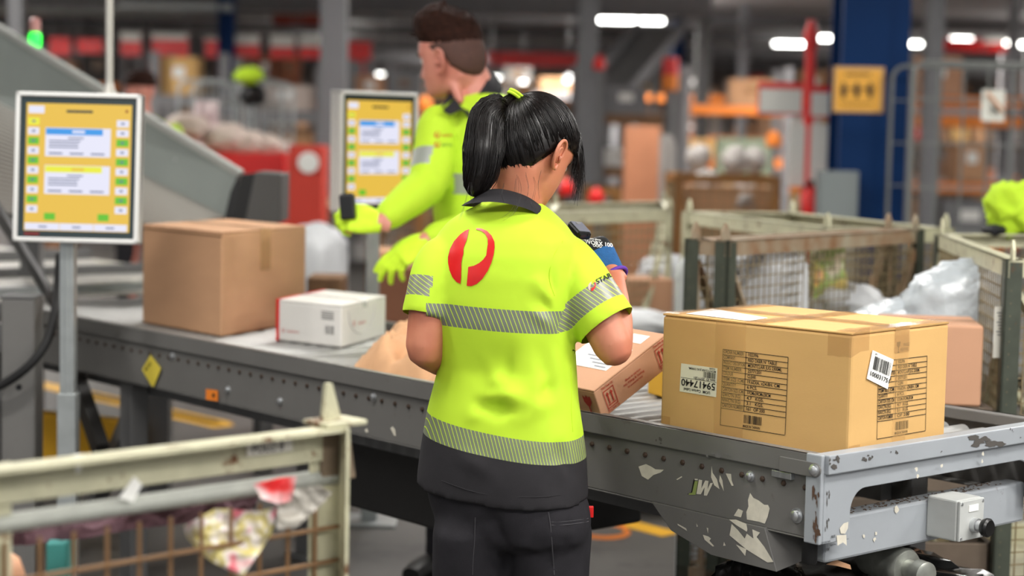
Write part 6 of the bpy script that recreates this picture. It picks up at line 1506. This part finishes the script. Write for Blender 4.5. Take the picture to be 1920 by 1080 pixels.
# ------------------------------------------------------------------ roll cages
def roll_cage(px0, px1, py_top, d, label, nv=5, nh=5, mt=GALV, group=None, dep=.7, r=.014, rz=0.):
    a_, c_ = U(px0, py_top, d), U(px1, py_top, d); z1 = a_.z; root = empty('roll_cage', V(a_.x, a_.y, 0), 0, label, 'roll cage', group); X = V(c_.x - a_.x, 0, 0); W = X.length
    for k_, yy in enumerate((0, dep)):
        o_ = V(a_.x, a_.y + yy, 0); rr = .08
        arc = [o_ + ZV*.18] + [o_ + V(rr - rr*math.cos(t), 0, z1 - rr + rr*math.sin(t)) for t in [i*math.pi/12 for i in range(7)]] + [o_ + X + V(-rr + rr*math.sin(t), 0, z1 - rr + rr*math.cos(t)) for t in [i*math.pi/12 for i in range(7)]] + [o_ + X + ZV*.18]
        MB().tube(arc, r, 10).build('hoop', mt, root, smooth=True)
        for i in range(1, nv): MB().cyl(o_ + X*i/nv + ZV*.2, o_ + X*i/nv + ZV*z1, r*.42, 6).build('upright_wire', mt, root)
        for i in range(1, nh+1): z_ = .2 + (z1-.25)*i/(nh+.6); MB().cyl(o_ + ZV*z_, o_ + X + ZV*z_, r*.45, 6).build('cross_wire', mt, root)
    MB().box(V(a_.x, a_.y, .16), X, V(0, dep, 0), V(0, 0, .03)).build('deck', mt, root)
    for sx in (.06, .94):
        for yy in (.06, dep-.06): MB().lathe(V(a_.x, a_.y + yy, .06) + X*sx - V(.015, 0, 0), (1, 0, 0), [(0, .05), (.004, .06), (.026, .06), (.03, .05)], 12).build('caster', RUBBER, root)
    return root
rc = roll_cage(1713, 2000, 116, 9.9, 'tall galvanised roll cage with a paper pocket beside the wide blue column', 6, 6, mt=mat('dull_roll_cage_steel', (.46, .47, .46), .5, .3), r=.012, dep=.55)
tg = plate('document_pocket', 1842, 168, 1884, 228, 9.86, mat('pocket_white', (.80, .80, .76), .5), 'white paper pocket tag with a brown corner clipped to the roll cage', 'tag', .01)
b = MB(); P = [U(x, y, 9.85) for x, y in ((1852, 170), (1882, 205), (1882, 214), (1850, 178))]; b.prism(P, V(0, -.003, 0)); b.build('tag_stripe', CARDP, tg)
b = MB(); P = [U(x, y, 9.85) for x, y in ((1858, 196), (1868, 203), (1874, 214), (1862, 208))]; b.prism(P, V(0, -.003, 0)); b.build('tag_mark', INK, tg)
jk = blob('hi_vis_jacket', 1900, 392, 6.0, .095, .09, .10, LIME, 'lime hi-vis jacket heaped on the dark-posted cage', 'jacket', .28, 31)
blob('dark_bag', 1862, 432, 5.95, .04, .06, .02, mat('navy_bag', (.05, .06, .10), .6), 'small dark bag under the lime jacket', 'bag', .2, 32)
# ------------------------------------------------------------------ named things in the blurred hall
def board_sign(px0, py0, px1, py1, d, top, bot, split, label):
    s_ = plate('hanging_sign', px0, py0, px1, py1, d, bot, label, 'sign', .03); plate('sign_upper', px0, py0, px1, py0 + (py1-py0)*split, d-.006, top, parent=s_, th=.006)
    a_, c_ = U(px0, py0, d), U(px1, py0, d)
    for x_ in (a_.x + .02, c_.x - .02): MB().cyl(V(x_, a_.y + .02, a_.z), V(x_, a_.y + .02, 3.4), .006, 5).build('wire', GREYD, s_)
    return s_
SW = MATS['sign_white']
for k_, (x0, x1, y0, y1, tp, sp, nm) in enumerate([(93, 131, 70, 104, RED, .5, 'plain red hanging sign next to the green beacon'), (144, 192, 72, 100, RED, .5, 'plain red hanging sign between the beacon and the thin pole'), (226, 264, 60, 104, SW, .40, 'red sign with pale top just beyond the thin pole'),
        (284, 352, 62, 108, SW, .28, 'long red sign with pale top over the bumper end of the chute'), (384, 409, 70, 108, SW, .15, 'narrow red sign touching the narrow blue column'), (440, 486, 66, 108, SW, .42, 'white over red sign just past the narrow blue column'),
        (507, 552, 66, 110, SW, .5, 'white over red sign, first of two before the grey column'), (561, 606, 66, 110, SW, .5, 'white over red sign touching the grey column'), (654, 696, 78, 112, RED, .5, 'red sign between the grey column and the brown-haired worker'),
        (1735, 1842, 72, 98, RED, .3, 'wide red sign over the roll cage'), (1845, 1885, 72, 98, SW, .35, 'small red and white sign over the roll cage')]):
    board_sign(x0, y0, x1, y1, 22 if x0 < 1000 else 30, tp, RED, sp, nm)
for (x0, y0, x1, y1, d, mt, lb) in ((914, 97, 1140, 128, 24, RED, 'long red sign band behind the two workers'), (510, 22, 600, 48, 27, mat('dull_red', (.55, .20, .13), .6), 'dull red sign band high beneath the roof beams')):
    s_ = plate('sign_band', x0, y0, x1, y1, d, mt, lb, 'sign', .06)
    for x_ in (x0 + 8, x1 - 8): q_ = U(x_, y0, d); MB().cyl(q_ + V(0, .03, 0), V(q_.x, q_.y + .03, 3.4), .008, 5).build('wire', GREYD, s_)
p = parcel(325, 284, 532, 330, 12.5, RED, 'long red counter beyond the chute end', 'counter', 'counter', .5, 0, base=.0, tape_=False)
p = parcel(541, 272, 603, 350, 12, mat('red_orange_bin', (.78, .20, .12), .5), 'red bin with a white spot beside the grey column', 'bin', 'bin', .4, 0, base=0, tape_=False)
b = MB(); c_ = U(578, 305, 11.96); b.lathe(c_, (0, -1, 0), [(0, .07), (.006, .068)], 18); b.build('white_spot', WHITE, p)
sheet('paper_sheet', [(366, 182), (408, 184), (412, 255), (395, 275), (372, 270), (364, 230)], 13, mat('pinkish_white_paper', (.82, .76, .76), .7), 'tall pale sheet of paper standing above the red counter', 'paper', .05, 11, .02)
for k_, (x, y, r_) in enumerate([(430, 262, .14), (470, 272, .12), (350, 240, .13), (500, 275, .10)]): blob('poly_bag', x, y, 12.7, r_*1.3, r_, r_*.8, mat('pale_bag', (.72, .66, .62), .6, bump=.3), ['pale crumpled bag in the middle of the heap on the red counter', 'pale crumpled bag on the red counter before the bare roll cages', 'pale crumpled bag on the red counter end behind the chute', 'smallest pale bag on the red counter, beside the red bin'][k_], 'bag', .2, 40 + k_, group='pale bags on the red counter')
for k_, (x0, x1) in enumerate(((335, 436), (450, 530))): roll_cage(x0, x1, 150, 14.5, ['bare roll cage above the red counter, nearer the narrow blue column', 'bare roll cage above the red counter, nearer the grey column'][k_], 5, 6)
blob('hi_vis_vest', 467, 142, 14.3, .12, .1, .07, LIME, 'lime hi-vis vest thrown over the top of a roll cage', 'vest', .2, 51)
blob('dark_jacket', 474, 178, 14.4, .11, .1, .09, BLACK, 'black jacket hanging beneath the lime vest', 'jacket', .2, 52)
# person far behind the chute
po = U(268, 300, 12); po.z = 0; pb = MB(); pc = lambda z_, a_, b_: ell(po + ZV*z_, V(1, 0, 0), V(0, 1, 0), a_, b_, 20)
pb.loft([pc(.85, .15, .12), pc(1.05, .17, .13), pc(1.3, .21, .13), pc(1.42, .19, .11), pc(1.48, .08, .07)])
for s_ in (-1, 1):
    chain(pb, [po + V(s_*.19, 0, 1.39), po + V(s_*.25, 0, 1.12), po + V(s_*.24, -.1, .88)], [.06, .05, .04], 12); chain(pb, [po + V(s_*.09, 0, .88), po + V(s_*.1, 0, .45), po + V(s_*.1, 0, .06)], [.09, .065, .045], 12)
PM = frame(po + V(-.02, 0, 1.66), V(-.7, -.7, 0), ZV); chain(pb, [po + V(0, 0, 1.42), po + V(-.01, 0, 1.6)], [.06, .055], 12); pb.loft([[PM @ q_ for q_ in r_] for r_ in head_rings(1.05)])
vs, fs = remesh(pb, .012, 2); fp_ = skin_mesh('person', (vs, fs), SKINM, None, V(po.x, po.y, 0)); tag(fp_, 'blurred person in a lime vest with orange trim behind the chute', 'person')
zi = [0 if (sum((vs[i] for i in f), V(0, 0, 0))/len(f)).z > .92 else 1 for f in fs]; me_ = MB(); me_.add(vs, fs)
bmv = [v_ + (v_ - V(po.x, po.y, v_.z)).normalized()*.012 for v_ in vs]
for zz, nm, mt in ((0, 'vest', LIME), (1, 'trousers', TROU)):
    sel = [f for f, k_ in zip(fs, zi) if k_ == zz and (sum((vs[i] for i in f), V(0, 0, 0))/len(f)).z < 1.49]; b = MB(); b.add(bmv, sel); b.build(nm, mt, fp_, smooth='all')
MB().bar(po + V(-.10, -.14, .95), po + V(-.12, -.13, 1.42), .05, .02).build('orange_trim', ORG, fp_)
hb2 = MB(); hb2.loft([[PM @ (V(q_.x*1.08, q_.y*1.08 - .004, q_.z*1.08 + .004)) for q_ in r_] for r_ in head_rings(1.05)[:7]]); hb2.build('hair', HAIRM, fp_, smooth='all')
for s_ in (-1, 1): MB().cbox(po + V(s_*.1, -.05, .04), .1, .26, .08).build('boot', BLACK, fp_, bevel=.02)
# ------------------------------------------------------------------ racks, cartons and cages deep in the hall
def rack(px0, px1, d, zs, label, beam=ORG, up_m=BEAM, dep=.9):
    a_, c_ = U(px0, 252, d), U(px1, 252, d); root = empty('pallet_rack', V(a_.x, a_.y, 0), 0, label, 'rack'); zt_ = max(zs) + .5
    for x_ in (a_.x, c_.x):
        for yy in (0, dep): MB().cbox((x_, a_.y + yy, zt_/2), .09, .07, zt_).build('upright', up_m, root)
        MB().bar(V(x_, a_.y, .3), V(x_, a_.y + dep, zt_*.5), .03).build('brace', up_m, root)
    for z_ in zs:
        for yy in (0, dep): MB().cbox(((a_.x+c_.x)/2, a_.y + yy, z_), c_.x - a_.x, .05, .10).build('shelf_beam', beam, root)
        MB().box((a_.x, a_.y, z_ + .04), V(c_.x - a_.x, 0, 0), V(0, dep, 0), V(0, 0, .02)).build('shelf_deck', BEAM, root)
    return a_.x, c_.x, a_.y
PAL = [CARDB, CARDP, CARD, mat('tan_card', (.66, .50, .36), .8, var=.1), mat('dark_tan_card', (.50, .36, .26), .8, var=.1), WBOX, mat('rust_card', (.62, .36, .22), .8), mat('grey_tote', (.45, .45, .46), .5), MATS['pale_bag']]
gr = random.Random(21)
ORD = ['first', 'second', 'third', 'fourth', 'fifth', 'sixth', 'seventh', 'eighth', 'ninth', 'tenth', 'eleventh', 'twelfth', 'thirteenth', 'fourteenth', 'fifteenth', 'sixteenth', 'seventeenth', 'eighteenth']
CNAME = {}
def fill(x0, x1, y, z, group, label, hmax=.42, pal=PAL, pr=.85):
    x_ = x0 + .05; cnt = 0
    while x_ < x1 - .2:
        w_ = gr.uniform(.25, .55); h_ = gr.uniform(.18, hmax)
        if x_ + w_ > x1: break
        if gr.random() < pr:
            mt = gr.choice(pal); cn = {'brown_cardboard': 'brown', 'pinkish_brown_cardboard': 'pinkish', 'golden_cardboard': 'golden', 'white_carton_board': 'white', 'pale_bag': 'pale'}.get(mt.name, mt.name.replace('far_', '').replace('_card', '').replace('_tote', '').replace('_', ' '))
            e = empty('carton', V(x_ + w_/2, y + .3, z), 0, '%s carton, %s along the %s' % (cn, ORD[cnt % 18], label), 'box', group); cnt += 1; MB().cbox((x_ + w_/2, y + .3, z + h_/2), w_, .45, h_).build('body', mt, e, bevel=.008)
            MB().cbox((x_ + w_/2, y + .072, z + h_*.6), w_*.35, .004, h_*.3).build('shipping_label', WHITE if gr.random() < .5 else TAPEB, e)
        x_ += w_ + gr.uniform(.02, .12)
for e_ in [o_ for o_ in bpy.data.objects if o_.name.startswith('paper_sheet')]: e_.location.z -= .02
for (x0, x1, d, zs, nm, bm_) in [(1700, 1925, 17.5, (.45, 1.0, 1.63, 1.82), 'orange rack behind the roll cage', ORG), (1285, 1475, 21, (.5, 1.15, 1.75), 'orange rack past the dark column', ORG), (1125, 1270, 19, (.45, 1.05, 1.6), 'rust rack beside the grey column', RUSTY),
        (290, 420, 19, (.5, 1.1, 1.7), 'dark rack behind the chute', BEAM), (470, 600, 18, (.45, 1.0, 1.55), 'dark rack behind the grey column', BEAM), (655, 860, 20, (.5, 1.1, 1.7), 'rack behind the second monitor', RUSTY), (900, 1080, 20, (.5, 1.1, 1.7), 'rack between the workers heads', RUSTY), (60, 280, 21, (.6, 1.3), 'rack above the chute edge', BEAM)]:
    xa, xb, yy = rack(x0, x1, d, zs, nm, bm_)
    for j_, z_ in enumerate((0,) + tuple(zs)): fill(xa, xb, yy, z_ + (.061 if z_ else .0), 'cartons on the ' + nm, ('floor', 'lowest shelf', 'second shelf', 'third shelf', 'top shelf')[j_] + ' of the ' + nm)
for (x0, x1, d, zt_, nm) in [(1268, 1468, 12.6, 1.17, 'rust-coloured wire cage of white bags before the red pole'), (690, 800, 13, 1.0, 'rust-coloured wire cage behind the second monitor'), (1100, 1170, 15, 1.0, 'rust-coloured wire cage at the foot of the square grey column')]:
    a_, c_ = U(x0, 252, d), U(x1, 252, d); cage('wire_cage', V(a_.x, a_.y, 0), V(c_.x - a_.x, 0, 0), V(0, .9, 0), zt_, nm, rail=mat('ochre_rail', (.55, .38, .18), .6, var=.2), post=MATS['ochre_rail'], pitch=.08, cap=False)
for k_, (x, y, d, r_) in enumerate([(1325, 345, 12.9, .10), (1395, 375, 12.9, .12), (1310, 295, 13.1, .09), (1380, 300, 13, .10), (1245, 275, 15, .10), (1415, 300, 13.2, .09)]):
    blob('poly_bag', x, y, d, r_, r_*.9, r_*1.05, mat('white_post_bag', (.62, .60, .58), .6, bump=.3), ['white bag low inside the rust-coloured cage, nearer the tall cardboard column', 'white bag low inside the rust-coloured cage, nearer the red pole', 'small white bag topping the rust-coloured cage, first of three', 'small white bag topping the rust-coloured cage, second of three', 'upright white bag between the tall cardboard column and the racks', 'small white bag topping the rust-coloured cage, third of three'][k_], 'bag', .25, 60 + k_, group='white bags before the red pole', floor=None if k_ != 4 else 0)
parcel(1285, 348, 1450, 420, 12.8, PAL[3], 'tan carton under the white bags in the rust-coloured cage', dep=.5, rz=0, base=.121)
parcel(1173, 236, 1234, 420, 13.5, mat('tall_tan_card', (.70, .47, .34), .8, var=.08), 'tall brown cardboard column beside the square grey column', dep=.25, rz=.0, base=0, tape_=False)
parcel(1350, 258, 1452, 278, 16, mat('pale_green_rail', (.72, .78, .66), .6), 'pale green bench top between the racks', 'bench', 'bench', .4, 0, base=.0, tape_=False)
p = U(1256, 140, 18); f_ = empty('drum_barrel', p, 0, 'red and orange striped drum standing high among the racks', 'drum')
p0 = U(1256, 170, 18); MB().lathe(p0, (0, 0, 1), [(0, .075), (.15, .08)], 16).build('orange_half', ORG, f_, smooth=True); MB().lathe(p0 + ZV*.15, (0, 0, 1), [(0, .08), (.17, .075)], 16).build('red_half', RED, f_, smooth=True)
MB().cyl(V(p0.x, p0.y, 0), p0, .05, 12).build('stand', GREYD, f_)
for k_, (px, py, d) in enumerate(((1124, 118, 16.6), (1062, 350, 13.5), (1118, 368, 13), (796, 195, 13), (1450, 260, 14))):
    c_ = U(px, py, d); e = empty('signal_lamp', V(c_.x, c_.y, 0), 0, ['red ball lamp on the square grey column', 'red cone top beside the bent head', 'small red cone top near the square grey column', 'salmon round marker beside the second monitor', 'orange round marker under the white signs'][k_], 'marker')
    MB().lathe(c_ - ZV*.06, (0, 0, 1), [(0, .05), (.03, .058), (.08, .055), (.12, .02)], 16).build('cap', RED if k_ < 3 else ORG, e, smooth=True); MB().cyl(V(c_.x, c_.y, 0), c_ - ZV*.05, .015, 8).build('stem', GREYD, e)
ic = empty('inclined_conveyor', U(1190, 130, 22), 0, 'dark inclined conveyor rising under the soffit', 'conveyor')
A_, B_ = U(1128, 190, 21), U(1240, 60, 23); MB().bar(A_, B_, .5, .12).build('belt', GREYD, ic); MB().bar(A_ + V(.28, 0, .08), B_ + V(.28, 0, .08), .04, .16).build('side_guard', COLG, ic); MB().bar(A_ + V(-.28, 0, .08), B_ + V(-.28, 0, .08), .04, .16).build('side_guard', COLG, ic)
for t in (.1, .9): p = A_*(1-t) + B_*t; MB().cbox((p.x, p.y, p.z/2), .08, .08, p.z).build('support_leg', GREYD, ic)
# far rows of shelving that close the view
FARM = [mat('far_tan', (.60, .46, .35), .8), mat('far_grey', (.46, .44, .42), .8), mat('far_white', (.76, .73, .70), .8), mat('far_rust', (.55, .33, .22), .8), mat('far_dark', (.22, .20, .19), .8), mat('far_red', (.70, .20, .15), .7)]
for k_, (d, hmx) in enumerate(((27, 2.2), (33, 2.4), (38, 2.5))):
    span = 960/F*d + 1.5; n_b = 5
    for i in range(n_b):
        xa = -span + i*2*span/n_b; xb = xa + 2*span/n_b - .3; nm = 'far shelf row %s, bay %s' % (('nearest', 'middle', 'last')[k_], ('one', 'two', 'three', 'four', 'five')[i])
        a0 = 960 + xa*F/d; a1 = 960 + xb*F/d
        xa, xb, yy = rack(a0, a1, d, (.7, 1.4, 2.0), 'tall shelving bay in the %s of three far rows, bay %s counted from the chute' % (('nearest', 'middle', 'last')[k_], ('one', 'two', 'three', 'four', 'five')[i]), (ORG, RUSTY, BEAM)[(i + k_) % 3])
        for j_, z_ in enumerate((0, .761, 1.461, 2.061)): fill(xa, xb, yy, z_, 'cartons on the far shelving', ('floor', 'low shelf', 'middle shelf', 'top shelf')[j_] + ' of bay %s, %s far row' % (('one', 'two', 'three', 'four', 'five')[i], ('nearest', 'middle', 'last')[k_]), .5, FARM + PAL[:5], .75 if k_ == 0 else .5)
